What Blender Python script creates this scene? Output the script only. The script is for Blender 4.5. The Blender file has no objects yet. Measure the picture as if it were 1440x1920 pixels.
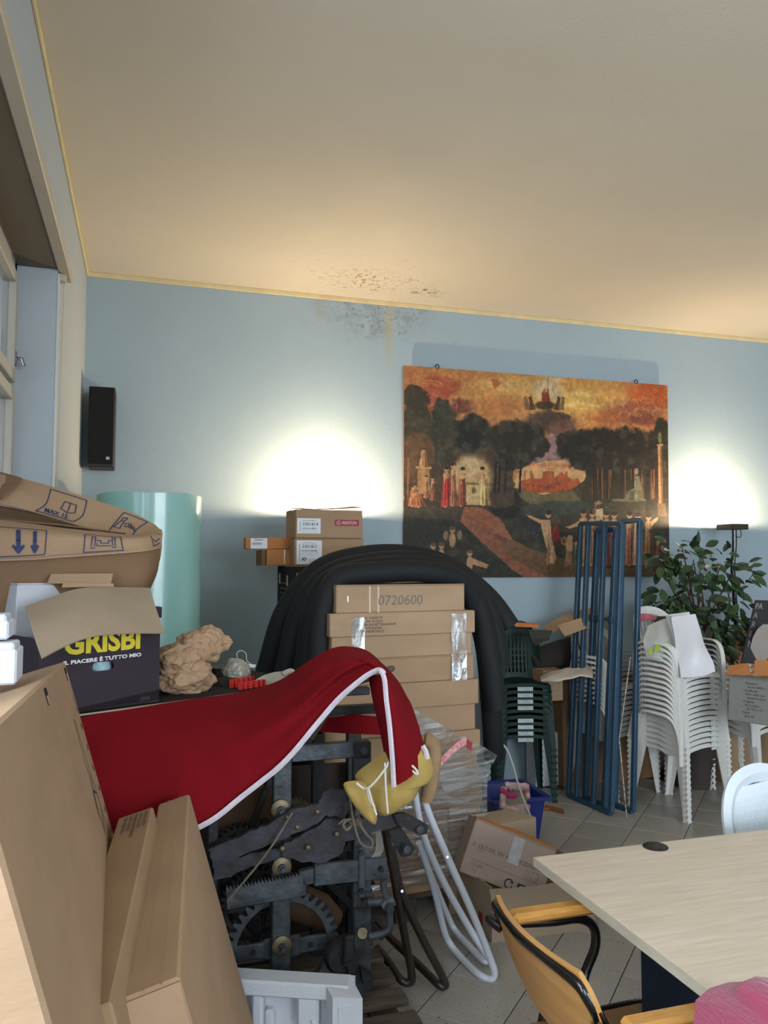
import bpy, bmesh, math, random
import numpy as np
from mathutils import Vector as V, Matrix, noise
random.seed(7)
S = bpy.context.scene
COL = S.collection

# ---------------------------------------------------------------- camera, world, light, exposure
F = 1480.0; YAW = math.radians(16.8); PIT = math.radians(3.7); CAM = V((0, 0, 1.55))
fw = V((math.sin(YAW)*math.cos(PIT), math.cos(YAW)*math.cos(PIT), math.sin(PIT)))
rt = V((math.cos(YAW), -math.sin(YAW), 0)); up = rt.cross(fw)
cd = bpy.data.cameras.new('camera'); cam = bpy.data.objects.new('camera', cd); COL.objects.link(cam)
cd.sensor_fit = 'VERTICAL'; cd.sensor_height = 36.0; cd.lens = 36.0*F/1920.0; cd.clip_start = .05
cam.matrix_world = Matrix(((rt.x, up.x, -fw.x, CAM.x), (rt.y, up.y, -fw.y, CAM.y), (rt.z, up.z, -fw.z, CAM.z), (0, 0, 0, 1)))
S.camera = cam
def ray(x, y): return fw + rt*((x-720)/F) + up*((960-y)/F)
def P(x, y, d): return CAM + ray(x, y)*d
def PZ(x, y, z=0.0): r = ray(x, y); return CAM + r*((z-CAM.z)/r.z)
def PY(x, y, Y): r = ray(x, y); return CAM + r*(Y/r.y)
def PX(x, y, X): r = ray(x, y); return CAM + r*(X/r.x)

w = bpy.data.worlds.new('world'); S.world = w; w.use_nodes = True
bg = w.node_tree.nodes['Background']; bg.inputs[0].default_value = (.72, .84, 1, 1); bg.inputs[1].default_value = .6
def area(name, loc, rot, sx, sy, power, col):
    l = bpy.data.lights.new(name, 'AREA'); l.shape = 'RECTANGLE'; l.size = sx; l.size_y = sy; l.energy = power; l.color = col
    o = bpy.data.objects.new(name, l); COL.objects.link(o); o.location = loc; o.rotation_euler = rot; return o
R90 = math.pi/2
DAY = (.84, .92, 1.0)
TL_ = math.radians(24)   # daylight falls in obliquely from the sky
area('daylight_window_left', (-.95, .45, 1.75), (0, -R90+TL_, 0), 2.2, 1.4, 165, DAY)
area('daylight_window_rear_left', (-.75, -2.2, 1.7), (0, -R90+TL_, 0), 2.2, 2.6, 270, DAY)
area('daylight_window_rear', (3.2, -4.35, 1.75), (-R90+TL_, 0, math.pi), 3.6, 2.2, 520, DAY)
LAMP_W = 88; LAMP_COL = (1, .75, .47)
S.view_settings.view_transform = 'Standard'; S.view_settings.look = 'None'; S.view_settings.gamma = 1
S.view_settings.use_curve_mapping = False; S.view_settings.exposure = 0.0

# ---------------------------------------------------------------- materials
def lin(c):
    return tuple(((x/255)/12.92 if x/255 <= .04045 else ((x/255+.055)/1.055)**2.4) for x in c)
def nd(t, typ, **kw):
    n = t.nodes.new(typ)
    for k, v in kw.items():
        if k in n.inputs: n.inputs[k].default_value = v
        else: setattr(n, k, v)
    return n
MATS = {}
def mat(name, rgb, rough=.6, metal=0., var=.12, vs=6., bump=0., bs=60., dark=None, spec=.5, coat=0, stretch=None, alpha=None, sheen=0):
    if name in MATS: return MATS[name]
    m = bpy.data.materials.new(name); m.use_nodes = True; t = m.node_tree; b = t.nodes['Principled BSDF']
    b.inputs['Roughness'].default_value = rough; b.inputs['Metallic'].default_value = metal
    b.inputs['Specular IOR Level'].default_value = spec; b.inputs['Coat Weight'].default_value = coat
    b.inputs['Sheen Weight'].default_value = sheen
    tc = nd(t, 'ShaderNodeTexCoord'); mp = nd(t, 'ShaderNodeMapping'); t.links.new(tc.outputs['Object'], mp.inputs[0])
    if stretch: mp.inputs['Scale'].default_value = stretch
    c = lin(rgb); n = nd(t, 'ShaderNodeTexNoise', Scale=vs, Detail=5.0, Roughness=.6); t.links.new(mp.outputs[0], n.inputs[0])
    r = nd(t, 'ShaderNodeValToRGB'); t.links.new(n.outputs[0], r.inputs[0])
    d = lin(dark) if dark else tuple(x*(1-var) for x in c)
    r.color_ramp.elements[0].position = .32; r.color_ramp.elements[0].color = (*d, 1)
    r.color_ramp.elements[1].position = .68; r.color_ramp.elements[1].color = (*tuple(min(1, x*(1+var*.5)) for x in c), 1)
    t.links.new(r.outputs[0], b.inputs['Base Color'])
    if bump:
        n2 = nd(t, 'ShaderNodeTexNoise', Scale=bs, Detail=4.0); t.links.new(mp.outputs[0], n2.inputs[0])
        bp = nd(t, 'ShaderNodeBump', Strength=bump, Distance=.01); t.links.new(n2.outputs[0], bp.inputs['Height']); t.links.new(bp.outputs[0], b.inputs['Normal'])
    MATS[name] = m; return m
def card(name, rgb):
    return mat(name, rgb, .8, var=.10, vs=3.5, bump=.12, bs=45, stretch=(1, 1, 2.5), spec=.25)

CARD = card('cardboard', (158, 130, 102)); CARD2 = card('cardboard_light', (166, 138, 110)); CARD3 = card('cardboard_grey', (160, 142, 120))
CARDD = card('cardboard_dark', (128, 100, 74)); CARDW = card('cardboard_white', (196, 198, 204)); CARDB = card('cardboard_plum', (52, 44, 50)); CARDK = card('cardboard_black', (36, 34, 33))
CARDO = card('cardboard_orange', (176, 118, 72)); KRAFTG = card('cardboard_grey_print', (122, 122, 118)); CARDG = card('cardboard_slate', (62, 66, 66))
INK = mat('ink_black', (38, 34, 34), .7, var=.05); INKB = mat('ink_blue', (34, 48, 92), .7, var=.05); INKW = mat('ink_white', (216, 214, 216), .7, var=.03)
INKY = mat('ink_yellow', (208, 190, 40), .6, var=.08); INKR = mat('ink_red', (150, 36, 52), .6, var=.1); INKG = mat('ink_lime', (150, 176, 40), .6, var=.1); INKS = mat('ink_grey', (110, 104, 92), .7, var=.1)
LAB = mat('label_white', (206, 210, 214), .5, var=.04)
WPL = mat('plastic_white', (214, 213, 208), .38, var=.05, vs=3); WPLB = mat('plastic_white_cool', (214, 224, 232), .35, var=.04, vs=3)
GPL = mat('plastic_green', (14, 42, 37), .5, var=.12, vs=4, spec=.25); BPL = mat('plastic_blue', (22, 42, 120), .4, var=.1)
BLUEM = mat('painted_steel_blue', (52, 80, 102), .35, .2, var=.18, vs=8, bump=.03, bs=120)
BLK = mat('black_enamel', (14, 14, 15), .22, var=.1, coat=.4); BLKP = mat('black_plastic', (24, 24, 25), .45, var=.1)
FOAMT = mat('black_foam_tube', (25, 27, 29), .72, var=.15, vs=5, bump=.06, bs=40, spec=.3)
IRON = mat('worn_iron', (76, 84, 90), .55, .35, var=.5, vs=14, bump=.25, bs=60, dark=(46, 46, 48)); IRON2 = mat('dark_iron', (44, 43, 44), .6, .3, var=.4, vs=12, bump=.3, bs=50)
FELT = mat('rusty_plate', (58, 58, 66), .75, .15, var=.3, vs=18, bump=.5, bs=70, dark=(42, 38, 38)); BRASS = mat('dull_brass', (112, 102, 76), .45, .5, var=.4, vs=30)
WOODO = mat('wood_old', (88, 78, 66), .85, var=.35, vs=7, bump=.3, bs=30, stretch=(1, 6, 6)); WOODB = mat('wood_brown', (92, 66, 44), .75, var=.4, vs=5, bump=.2, bs=20)
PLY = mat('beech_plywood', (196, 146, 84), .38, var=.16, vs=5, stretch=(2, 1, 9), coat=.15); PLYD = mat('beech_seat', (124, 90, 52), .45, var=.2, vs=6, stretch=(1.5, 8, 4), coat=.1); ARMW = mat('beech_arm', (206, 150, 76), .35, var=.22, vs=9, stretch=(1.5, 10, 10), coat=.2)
DESKT = mat('desk_laminate', (216, 202, 184), .42, var=.06, vs=5, stretch=(1.2, 14, 4), dark=(202, 186, 166)); DESKE = mat('desk_edge', (196, 190, 170), .5, var=.18, vs=8, stretch=(1, 3, 60))
NAVY = mat('navy_steel', (26, 40, 58), .4, .2, var=.08)
FOAMY = mat('yellow_foam', (170, 144, 78), .9, var=.15, vs=5, bump=.25, bs=140); STR = mat('string_white', (214, 208, 200), .8, var=.1); ROPE = mat('rope_hemp', (112, 102, 86), .9, var=.3, vs=60)
EPS = mat('polystyrene', (202, 208, 216), .8, var=.03, bump=.22, bs=160); TUBEW = mat('white_enamel', (206, 212, 222), .28, var=.05, coat=.3); TUBEB = mat('brown_enamel', (46, 36, 33), .35, var=.2, coat=.2)
TAN = mat('tan_padding', (158, 128, 92), .8, var=.25, vs=9, bump=.2, bs=60); PINK = mat('pink_knit', (158, 54, 88), .9, var=.15, vs=30, bump=.6, bs=220, stretch=(1, .15, 1), sheen=.4)
KRAFT = mat('kraft_paper', (166, 136, 106), .8, var=.12, vs=6, bump=.2, bs=30); PLB = mat('grey_polybag', (150, 146, 134), .3, var=.2, vs=8); REDP = mat('red_plastic', (196, 44, 36), .45, var=.08)
GLOVE = mat('white_glove', (176, 172, 160), .9, var=.1, bump=.3, bs=90); MINT = mat('mint_laminate', (150, 196, 188), .22, var=.05, vs=2, coat=.2); CLOTHK = mat('black_fleece', (42, 38, 34), .95, var=.25, bump=.5, bs=90)
CLOTHW = mat('pale_sheet', (196, 186, 172), .85, var=.12); BAGW = mat('white_paper_bag', (214, 214, 220), .35, var=.05, bump=.25, bs=14)
FLEECE = mat('paint_roller_fleece', (206, 190, 178), .95, var=.3, vs=18, bump=.8, bs=60, dark=(150, 92, 120)); MAG = mat('magenta_cloth', (178, 40, 110), .8, var=.2); STEEL = mat('bright_steel', (150, 152, 154), .3, .9, var=.1)
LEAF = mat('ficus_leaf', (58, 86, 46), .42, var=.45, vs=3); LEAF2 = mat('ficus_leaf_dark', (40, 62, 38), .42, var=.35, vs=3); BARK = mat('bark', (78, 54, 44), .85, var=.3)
SPEAK = mat('speaker_cloth', (12, 13, 16), .9, var=.1, bump=.2, bs=200); WALN = mat('speaker_veneer', (40, 28, 24), .5, var=.25, stretch=(1, 1, .1)); POT = mat('pot_dark', (60, 52, 46), .7)
WFR = mat('window_paint', (178, 172, 158), .45, var=.06); PELM = mat('pelmet_paint', (182, 172, 152), .5, var=.05)
CARDP = card('poster_board', (58, 58, 60)); POSTL = mat('poster_light', (150, 140, 132), .6, var=.1); POSTG = mat('poster_grey', (124, 122, 120), .6, var=.1)

def red_cloth_mat():
    m = mat('red_cloth', (118, 14, 24), .9, var=.14, vs=2.5, bump=.5, bs=110, stretch=(3, 3, .6), sheen=.0, spec=.12); return m
REDC = red_cloth_mat()
HEM = mat('white_hem', (200, 190, 200), .85, var=.12, vs=40)

def clear_film(name, wrinkle=1.0, vis=.28, rot=(0, 0, 0), sc=(3, 3, 40)):
    m = bpy.data.materials.new(name); m.use_nodes = True; t = m.node_tree; t.nodes.remove(t.nodes['Principled BSDF'])
    out = t.nodes['Material Output']; tr = nd(t, 'ShaderNodeBsdfTransparent'); gl = nd(t, 'ShaderNodeBsdfGlossy', Roughness=.11); gl.inputs[0].default_value = (.95, .97, 1, 1)
    tr.inputs[0].default_value = (.93, .94, .95, 1)
    tc = nd(t, 'ShaderNodeTexCoord'); mp = nd(t, 'ShaderNodeMapping'); mp.inputs['Scale'].default_value = sc; mp.inputs['Rotation'].default_value = rot
    n = nd(t, 'ShaderNodeTexNoise', Scale=1.0, Detail=6.0, Roughness=.65, Distortion=.6); bp = nd(t, 'ShaderNodeBump', Strength=wrinkle, Distance=.03)
    rp = nd(t, 'ShaderNodeValToRGB'); rp.color_ramp.elements[0].position = .47; rp.color_ramp.elements[0].color = (vis*.28,)*3+(1,); rp.color_ramp.elements[1].position = .64; rp.color_ramp.elements[1].color = (min(.95, vis*2.6),)*3+(1,)
    mx = nd(t, 'ShaderNodeMixShader'); L = t.links.new
    L(tc.outputs['Object'], mp.inputs[0]); L(mp.outputs[0], n.inputs[0]); L(n.outputs[0], bp.inputs['Height']); L(bp.outputs[0], gl.inputs['Normal'])
    L(n.outputs[0], rp.inputs[0]); L(rp.outputs[0], mx.inputs[0]); L(tr.outputs[0], mx.inputs[1]); L(gl.outputs[0], mx.inputs[2]); L(mx.outputs[0], out.inputs[0]); return m
FILM = clear_film('stretch_film', 1.0, .30, (0, .35, 0)); TAPE = clear_film('clear_tape', .5, .22, (0, 0, 0), (20, 20, 8)); GLASS = clear_film('window_glass', .02, .22, (0, 0, 0), (1, 1, 1))
PTAPE = mat('parcel_tape', (186, 166, 142), .3, var=.06)

def emis(name, col, s):
    m = bpy.data.materials.new(name); m.use_nodes = True; b = m.node_tree.nodes['Principled BSDF']
    b.inputs['Emission Color'].default_value = (*col, 1); b.inputs['Emission Strength'].default_value = s; return m

# ---------------------------------------------------------------- mesh builder
class MB:
    def __init__(s): s.v = []; s.f = []; s.smooth = False
    def add(s, vs, fs, M=None):
        o = len(s.v)
        s.v += [tuple(M @ V(p)) if M else tuple(p) for p in vs]; s.f += [tuple(i+o for i in f) for f in fs]; return s
    def box(s, a, b, bev=0.0, M=None):
        (x0, y0, z0), (x1, y1, z1) = a, b
        return s.obox(V((x0, y0, z0)), V((x1-x0, 0, 0)), V((0, y1-y0, 0)), V((0, 0, z1-z0)), bev, M)
    def obox(s, O, A, B, C, bev=0.0, M=None):
        O, A, B, C = V(O), V(A), V(B), V(C)
        if A.cross(B).dot(C) < 0: O = O + A; A = -A
        if not bev:
            vs = [O, O+A, O+A+B, O+B, O+C, O+A+C, O+A+B+C, O+B+C]
            return s.add(vs, [(0, 3, 2, 1), (4, 5, 6, 7), (0, 1, 5, 4), (1, 2, 6, 5), (2, 3, 7, 6), (3, 0, 4, 7)], M)
        la, lb, lc = A.length, B.length, C.length; b = min(bev, .45*min(la, lb, lc)); a1, b1, c1 = A/la, B/lb, C/lc; vs = []; idx = {}
        for i in (0, 1):
            for j in (0, 1):
                for k in (0, 1):
                    base = O + A*i + B*j + C*k; sa = a1*(b if i == 0 else -b); sb = b1*(b if j == 0 else -b); sc = c1*(b if k == 0 else -b)
                    idx[i, j, k, 0] = len(vs); vs.append(base+sb+sc); idx[i, j, k, 1] = len(vs); vs.append(base+sa+sc); idx[i, j, k, 2] = len(vs); vs.append(base+sa+sb)
        fs = []; g = idx
        for i in (0, 1):
            q = [g[i, 0, 0, 0], g[i, 1, 0, 0], g[i, 1, 1, 0], g[i, 0, 1, 0]]; fs.append(q if i else q[::-1])
            q = [g[0, i, 0, 1], g[0, i, 1, 1], g[1, i, 1, 1], g[1, i, 0, 1]]; fs.append(q if i else q[::-1])
            q = [g[0, 0, i, 2], g[1, 0, i, 2], g[1, 1, i, 2], g[0, 1, i, 2]]; fs.append(q if i else q[::-1])
        for i in (0, 1):
            for j in (0, 1):
                e = [g[i, j, 0, 0], g[i, j, 1, 0], g[i, j, 1, 1], g[i, j, 0, 1]]; fs.append(e if (i+j) % 2 else e[::-1])
                e = [g[i, 0, j, 0], g[i, 0, j, 2], g[i, 1, j, 2], g[i, 1, j, 0]]; fs.append(e if (i+j) % 2 else e[::-1])
                e = [g[0, i, j, 1], g[1, i, j, 1], g[1, i, j, 2], g[0, i, j, 2]]; fs.append(e if (i+j) % 2 else e[::-1])
        for i in (0, 1):
            for j in (0, 1):
                for k in (0, 1):
                    e = [g[i, j, k, 0], g[i, j, k, 1], g[i, j, k, 2]]; fs.append(e if (i+j+k) % 2 else e[::-1])
        return s.add(vs, fs, M)
    def bar(s, a, b, wd, h, upv=(0, 0, 1), bev=0.002, M=None):     # rectangular bar from a to b
        a, b = V(a), V(b); d = b-a; u = V(upv); x = d.cross(u).normalized(); y = x.cross(d).normalized()
        return s.obox(a-x*wd/2-y*h/2, d, x*wd, y*h, bev, M)
    def tube(s, pts, r, n=10, closed=False, M=None, flat=1.0):
        s.smooth = True; pts = [V(p) for p in pts]; N = len(pts); rr = r if isinstance(r, (list, tuple)) else [r]*N
        tg = []
        for i in range(N):
            a = pts[i-1] if (i > 0 or closed) else pts[i]; b = pts[(i+1) % N] if (i < N-1 or closed) else pts[i]
            tg.append((b-a).normalized())
        nrm = tg[0].orthogonal().normalized(); vs = []; fs = []
        for i in range(N):
            nrm = (nrm - tg[i]*nrm.dot(tg[i])).normalized(); bn = tg[i].cross(nrm)
            for k in range(n):
                t = 2*math.pi*k/n; vs.append(pts[i] + nrm*math.cos(t)*rr[i] + bn*math.sin(t)*rr[i]*flat)
        R = N if closed else N-1
        for i in range(R):
            j = (i+1) % N
            for k in range(n): fs.append((i*n+k, i*n+(k+1) % n, j*n+(k+1) % n, j*n+k))
        if not closed: fs.append(tuple(range(n-1, -1, -1))); fs.append(tuple(range((N-1)*n, N*n)))
        return s.add(vs, fs, M)
    def cyl(s, a, b, r, n=16, M=None): return s.tube([a, b], r, n, M=M)
    def grid(s, rows, t=0.0, M=None):         # rows of points -> sheet, thickened to t
        s.smooth = True; R = len(rows); Cn = len(rows[0]); pts = [[V(p) for p in r] for r in rows]; vs = [p for r in pts for p in r]
        fs = [(i*Cn+j, i*Cn+j+1, (i+1)*Cn+j+1, (i+1)*Cn+j) for i in range(R-1) for j in range(Cn-1)]
        if t:
            off = []
            for i in range(R):
                for j in range(Cn):
                    a = pts[min(i+1, R-1)][j]-pts[max(i-1, 0)][j]; b = pts[i][min(j+1, Cn-1)]-pts[i][max(j-1, 0)]
                    nn = a.cross(b); nn = nn.normalized() if nn.length > 1e-12 else V((0, 0, 1)); off.append(pts[i][j]-nn*t)
            n0 = len(vs); vs = vs+off; fs = [tuple(reversed(f)) for f in fs] + [tuple(i+n0 for i in f) for f in fs]
            per = [(0, j) for j in range(Cn)] + [(i, Cn-1) for i in range(1, R)] + [(R-1, j) for j in range(Cn-2, -1, -1)] + [(i, 0) for i in range(R-2, 0, -1)]
            ids = [i*Cn+j for i, j in per]
            for a, b in zip(ids, ids[1:]+ids[:1]): fs.append((a, b, b+n0, a+n0))
        return s.add(vs, fs, M)
    def prism(s, poly, O, ex, ey, t, bev=0):  # polygon (2-D) extruded by t along ex x ey
        O, ex, ey = V(O), V(ex), V(ey); nn = ex.cross(ey).normalized()*t; n = len(poly)
        a = [O+ex*x+ey*y for x, y in poly]; vs = a+[p+nn for p in a]
        fs = [tuple(range(n-1, -1, -1)), tuple(range(n, 2*n))] + [(i, (i+1) % n, n+(i+1) % n, n+i) for i in range(n)]
        return s.add(vs, fs)
    def poly3(s, pts, tvec):                  # polygon in 3-D extruded along tvec
        a = [V(p) for p in pts]; n = len(a); tv = V(tvec); vs = a+[p+tv for p in a]
        fs = [tuple(range(n-1, -1, -1)), tuple(range(n, 2*n))] + [(i, (i+1) % n, n+(i+1) % n, n+i) for i in range(n)]
        return s.add(vs, fs)
    def ring(s, O, ex, ey, r0, r1s, t):       # ring with outer radius list (gear), thickness t
        O, ex, ey = V(O), V(ex), V(ey); nn = ex.cross(ey).normalized()*t; n = len(r1s); vs = []
        for i in range(n):
            a = 2*math.pi*i/n; d = ex*math.cos(a)+ey*math.sin(a); vs += [O+d*r0, O+d*r1s[i], O+d*r0+nn, O+d*r1s[i]+nn]
        fs = []
        for i in range(n):
            a, b = 4*i, 4*((i+1) % n); fs += [(a, a+1, b+1, b), (a+2, b+2, b+3, a+3), (a+1, a+3, b+3, b+1), (a, b, b+2, a+2)]
        return s.add(vs, fs)
    def puff(s, pts, tf, tb, fdir, rings=5, nz=0.0, seed=0):   # closed outline in 3-D inflated front (tf) and back (tb)
        s.smooth = True; a = [V(p) for p in pts]; n = len(a); c = sum(a, V())/n; fd = V(fdir).normalized(); vs = list(a); fs = []
        for side, t in ((1, tf), (-1, tb)):
            prev = list(range(n))
            for k in range(1, rings):
                u = 1-k/rings; cur = []
                for i in range(n):
                    p = c+(a[i]-c)*u; h = t*math.sqrt(max(0, 1-u**2.6)); h += nz*noise.noise(p*14+V((seed, seed, side)))
                    cur.append(len(vs)); vs.append(p+fd*side*h)
                for i in range(n):
                    q = (prev[i], prev[(i+1) % n], cur[(i+1) % n], cur[i]); fs.append(q if side > 0 else q[::-1])
                prev = cur
            ci = len(vs); vs.append(c+fd*side*t)
            for i in range(n):
                q = (prev[i], prev[(i+1) % n], ci); fs.append(q if side > 0 else q[::-1])
        return s.add(vs, fs)
    def mesh(s, name):
        me = bpy.data.meshes.new(name); me.from_pydata(s.v, [], s.f); me.validate()
        bm = bmesh.new(); bm.from_mesh(me); bmesh.ops.recalc_face_normals(bm, faces=bm.faces[:]); bm.to_mesh(me); bm.free()
        if s.smooth:
            me.polygons.foreach_set('use_smooth', [True]*len(me.polygons))
            try: me.set_sharp_from_angle(angle=math.radians(42))
            except Exception: pass
        return me
def spl(pts, n=8, closed=False):
    p = [V(q) for q in pts]; out = []; N = len(p)
    for i in range(N if closed else N-1):
        g = (lambda k: p[k % N]) if closed else (lambda k: p[min(max(k, 0), N-1)])
        a, b, c, d = g(i-1), g(i), g(i+1), g(i+2)
        for k in range(n):
            t = k/n; out.append(.5*((2*b)+(c-a)*t+(2*a-5*b+4*c-d)*t*t+(3*b-a-3*c+d)*t**3))
    if not closed: out.append(p[-1])
    return out
def spl1(rows, n): # resample every row / column
    return [spl(r, n) for r in rows]
def surf(rows, nu=5, nv=5):
    r = [spl(x, nv) for x in rows]; cols = [spl([row[j] for row in r], nu) for j in range(len(r[0]))]
    return [[cols[j][i] for j in range(len(cols))] for i in range(len(cols[0]))]

def tag(o, label, cat, group=None):
    o['label'] = label; o['category'] = cat
    if group: o['group'] = group
    return o
def thing(name, label, cat, loc=(0, 0, 0), rz=0.0, group=None):
    o = bpy.data.objects.new(name, None); COL.objects.link(o); o.location = loc; o.rotation_euler = (0, 0, rz); o.empty_display_size = .05
    return tag(o, label, cat, group)
def part(name, mb, m, parent=None, world=True, label=None, kind=None):
    me = mb if isinstance(mb, bpy.types.Mesh) else mb.mesh(name)
    if m is not None and not me.materials: me.materials.append(m)
    o = bpy.data.objects.new(name, me); COL.objects.link(o)
    if parent is not None:
        o.parent = parent
        if world and parent.type == 'EMPTY':
            o.matrix_parent_inverse = (Matrix.Translation(parent.location) @ parent.rotation_euler.to_matrix().to_4x4()).inverted()
    if label: o['label'] = label
    if kind: o['kind'] = kind
    return o
def single(name, mb, m, label, cat, group=None): return tag(part(name, mb, m), label, cat, group)
def struct(name, mb, m, parent=None):
    o = part(name, mb, m, parent)
    if parent is None: o['kind'] = 'structure'
    return o
def kids(o): return [c for c in COL.objects if c.parent == o]
def clone(root, loc, rz, label=None, group=None):
    r = root.copy(); COL.objects.link(r); r.location = loc; r.rotation_euler = (0, 0, rz)
    if label: r['label'] = label
    if group: r['group'] = group
    for ch in root.children:
        c = ch.copy(); COL.objects.link(c); c.parent = r
        for g in ch.children:
            d = g.copy(); COL.objects.link(d); d.parent = c
    return r
def txt(s, size, m, parent, O, ex, ey, name='lettering', off=.0012, bold=0.0, align='LEFT', sx=1.0, shear=0.0, width=None, space=1.0):
    cu = bpy.data.curves.new(name, 'FONT'); cu.body = s; cu.size = size; cu.offset = bold; cu.align_x = align; cu.shear = shear; cu.space_line = space; cu.resolution_u = 3
    t = bpy.data.objects.new('t', cu); COL.objects.link(t); bpy.context.view_layer.update()
    me = bpy.data.meshes.new_from_object(t.evaluated_get(bpy.context.evaluated_depsgraph_get())); bpy.data.objects.remove(t)
    xs = [v.co.x for v in me.vertices] or [0, 1]
    if width: sx = width/max(1e-6, max(xs)-min(xs))
    ex, ey = V(ex).normalized(), V(ey).normalized(); nn = ex.cross(ey); O = V(O)+nn*off
    for v in me.vertices: v.co = O+ex*v.co.x*sx+ey*v.co.y+nn*v.co.z
    me.materials.clear(); return part(name, me, m, parent)
def decal(parent, O, ex, ey, x0, y0, x1, y1, m, name='label_sticker', off=.001, th=.0006):
    ex, ey = V(ex).normalized(), V(ey).normalized(); nn = ex.cross(ey); b = MB().obox(V(O)+ex*x0+ey*y0+nn*(off-th), ex*(x1-x0), ey*(y1-y0), nn*th); return part(name, b, m, parent)
def lines(parent, O, ex, ey, segs, wd, m, name='printed_mark', off=.0012):
    ex, ey = V(ex).normalized(), V(ey).normalized(); nn = ex.cross(ey); b = MB()
    for (x0, y0, x1, y1) in segs:
        a = V(O)+ex*x0+ey*y0+nn*off; c = V(O)+ex*x1+ey*y1+nn*off
        if (c-a).length < 1e-6: continue
        d = (c-a).normalized(); q = nn.cross(d)*wd/2; b.add([a-q-d*wd/2, c-q+d*wd/2, c+q+d*wd/2, a+q-d*wd/2], [(0, 1, 2, 3)])
    return part(name, b, m, parent)
def rect_segs(x0, y0, x1, y1): return [(x0, y0, x1, y0), (x1, y0, x1, y1), (x1, y1, x0, y1), (x0, y1, x0, y0)]

def carton(name, label, O, ex, ez, w, d, h, m=CARD, group=None, flaps=True, lid=None, cat='box', tape=True, lip=.011):
    """closed carton: O front-bottom-left, ex right, ez up, depth = ez x ex"""
    ex, ez = V(ex).normalized(), V(ez).normalized(); ey = ez.cross(ex).normalized(); O = V(O)
    t = thing(name, label, cat, O, 0, group); hb = h
    part('body', MB().obox(O, ex*w, ey*d, ez*hb, .004), m, t)
    if lid:
        part('lid', MB().obox(O-ex*lip-ey*lip+ez*(h-lid), ex*(w+2*lip), ey*(d+2*lip), ez*(lid+.004), .004), m, t)
    elif flaps:
        for k in (0, 1):
            part('flap', MB().obox(O+ez*h+ey*(k*(d/2+.002)), ex*w, ey*(d/2-.002), ez*.004, .001), m, t)
        if tape: part('tape', MB().obox(O+ez*(h+.0042)+ey*(d/2-.025), ex*w, ey*.05, ez*.0008), PTAPE, t)
    return t, O, ex, ey, ez

# ---------------------------------------------------------------- room
W = 5.25; XL = -.39; H = 3.4; XR = 6.6; YR = -4.0; JY = 3.66; SZ = 2.84
def wall_mat(name, rgb, stains, rough=.85, bump=.1):
    m = mat(name, rgb, rough, var=.035, vs=1.3, bump=bump, bs=55, spec=.2); t = m.node_tree; b = t.nodes['Principled BSDF']; L = t.links.new
    tc = nd(t, 'ShaderNodeTexCoord'); cur = b.inputs['Base Color'].links[0].from_socket
    for (c, rad, scale, lo, hi, amt, rgb2, det) in stains:
        s1 = nd(t, 'ShaderNodeVectorMath', operation='SUBTRACT'); s1.inputs[1].default_value = c; L(tc.outputs['Object'], s1.inputs[0])
        s2 = nd(t, 'ShaderNodeVectorMath', operation='DIVIDE'); s2.inputs[1].default_value = rad; L(s1.outputs[0], s2.inputs[0])
        nn = nd(t, 'ShaderNodeTexNoise', Scale=5.0, Detail=4.0); L(tc.outputs['Object'], nn.inputs[0])
        ln = nd(t, 'ShaderNodeVectorMath', operation='LENGTH'); L(s2.outputs[0], ln.inputs[0])
        ad = nd(t, 'ShaderNodeMath', operation='ADD'); L(ln.outputs['Value'], ad.inputs[0]); L(nn.outputs[0], ad.inputs[1])
        mr = nd(t, 'ShaderNodeMapRange'); mr.inputs[1].default_value = 1.5; mr.inputs[2].default_value = .75; L(ad.outputs[0], mr.inputs[0])
        n = nd(t, 'ShaderNodeTexNoise', Scale=scale, Detail=det, Roughness=.65, Distortion=.8); L(tc.outputs['Object'], n.inputs[0])
        mm = nd(t, 'ShaderNodeMapRange'); mm.inputs[1].default_value = lo; mm.inputs[2].default_value = hi; L(n.outputs[0], mm.inputs[0])
        mu = nd(t, 'ShaderNodeMath', operation='MULTIPLY'); L(mr.outputs[0], mu.inputs[0]); L(mm.outputs[0], mu.inputs[1])
        m2 = nd(t, 'ShaderNodeMath', operation='MULTIPLY'); m2.inputs[1].default_value = amt; L(mu.outputs[0], m2.inputs[0])
        mx = nd(t, 'ShaderNodeMix', data_type='RGBA'); L(m2.outputs[0], mx.inputs[0]); L(cur, mx.inputs[6]); mx.inputs[7].default_value = (*lin(rgb2), 1); cur = mx.outputs[2]
    L(cur, b.inputs['Base Color']); return m
ca = PZ(690, 528, H); cb = PZ(800, 548, H); wa = PY(705, 590, W); wb = PY(729, 612, W); wc = PY(600, 575, W)
WALLB = wall_mat('wall_paint_blue', (156, 174, 184), [(tuple(wa), (.62, 9, .24), 9, .42, .66, .55, (118, 122, 122), 6.), (tuple(wa), (.5, 9, .22), 45, .54, .62, .7, (96, 98, 96), 5.),
        (tuple(wb), (.05, 9, .36), 6, .2, .4, .65, (168, 160, 130), 3.), (tuple(wc), (.05, 9, .16), 6, .2, .4, .45, (160, 154, 130), 3.)])
CEIL = wall_mat('ceiling_paint', (206, 198, 182), [(tuple(ca), (.36, .30, 9), 30, .54, .60, .75, (124, 84, 44), 6.), (tuple(ca), (.62, .55, 9), 26, .60, .66, .6, (120, 92, 66), 5.), (tuple(cb), (.17, .1, 9), 28, .52, .6, .8, (70, 58, 44), 5.)])
WALLW = wall_mat('wall_paint_white', (170, 178, 182), []); WALLR = wall_mat('wall_paint_plain', (168, 182, 188), [])
TRIM = mat('cornice_paint', (214, 196, 150), .7, var=.12, vs=9)
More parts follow.
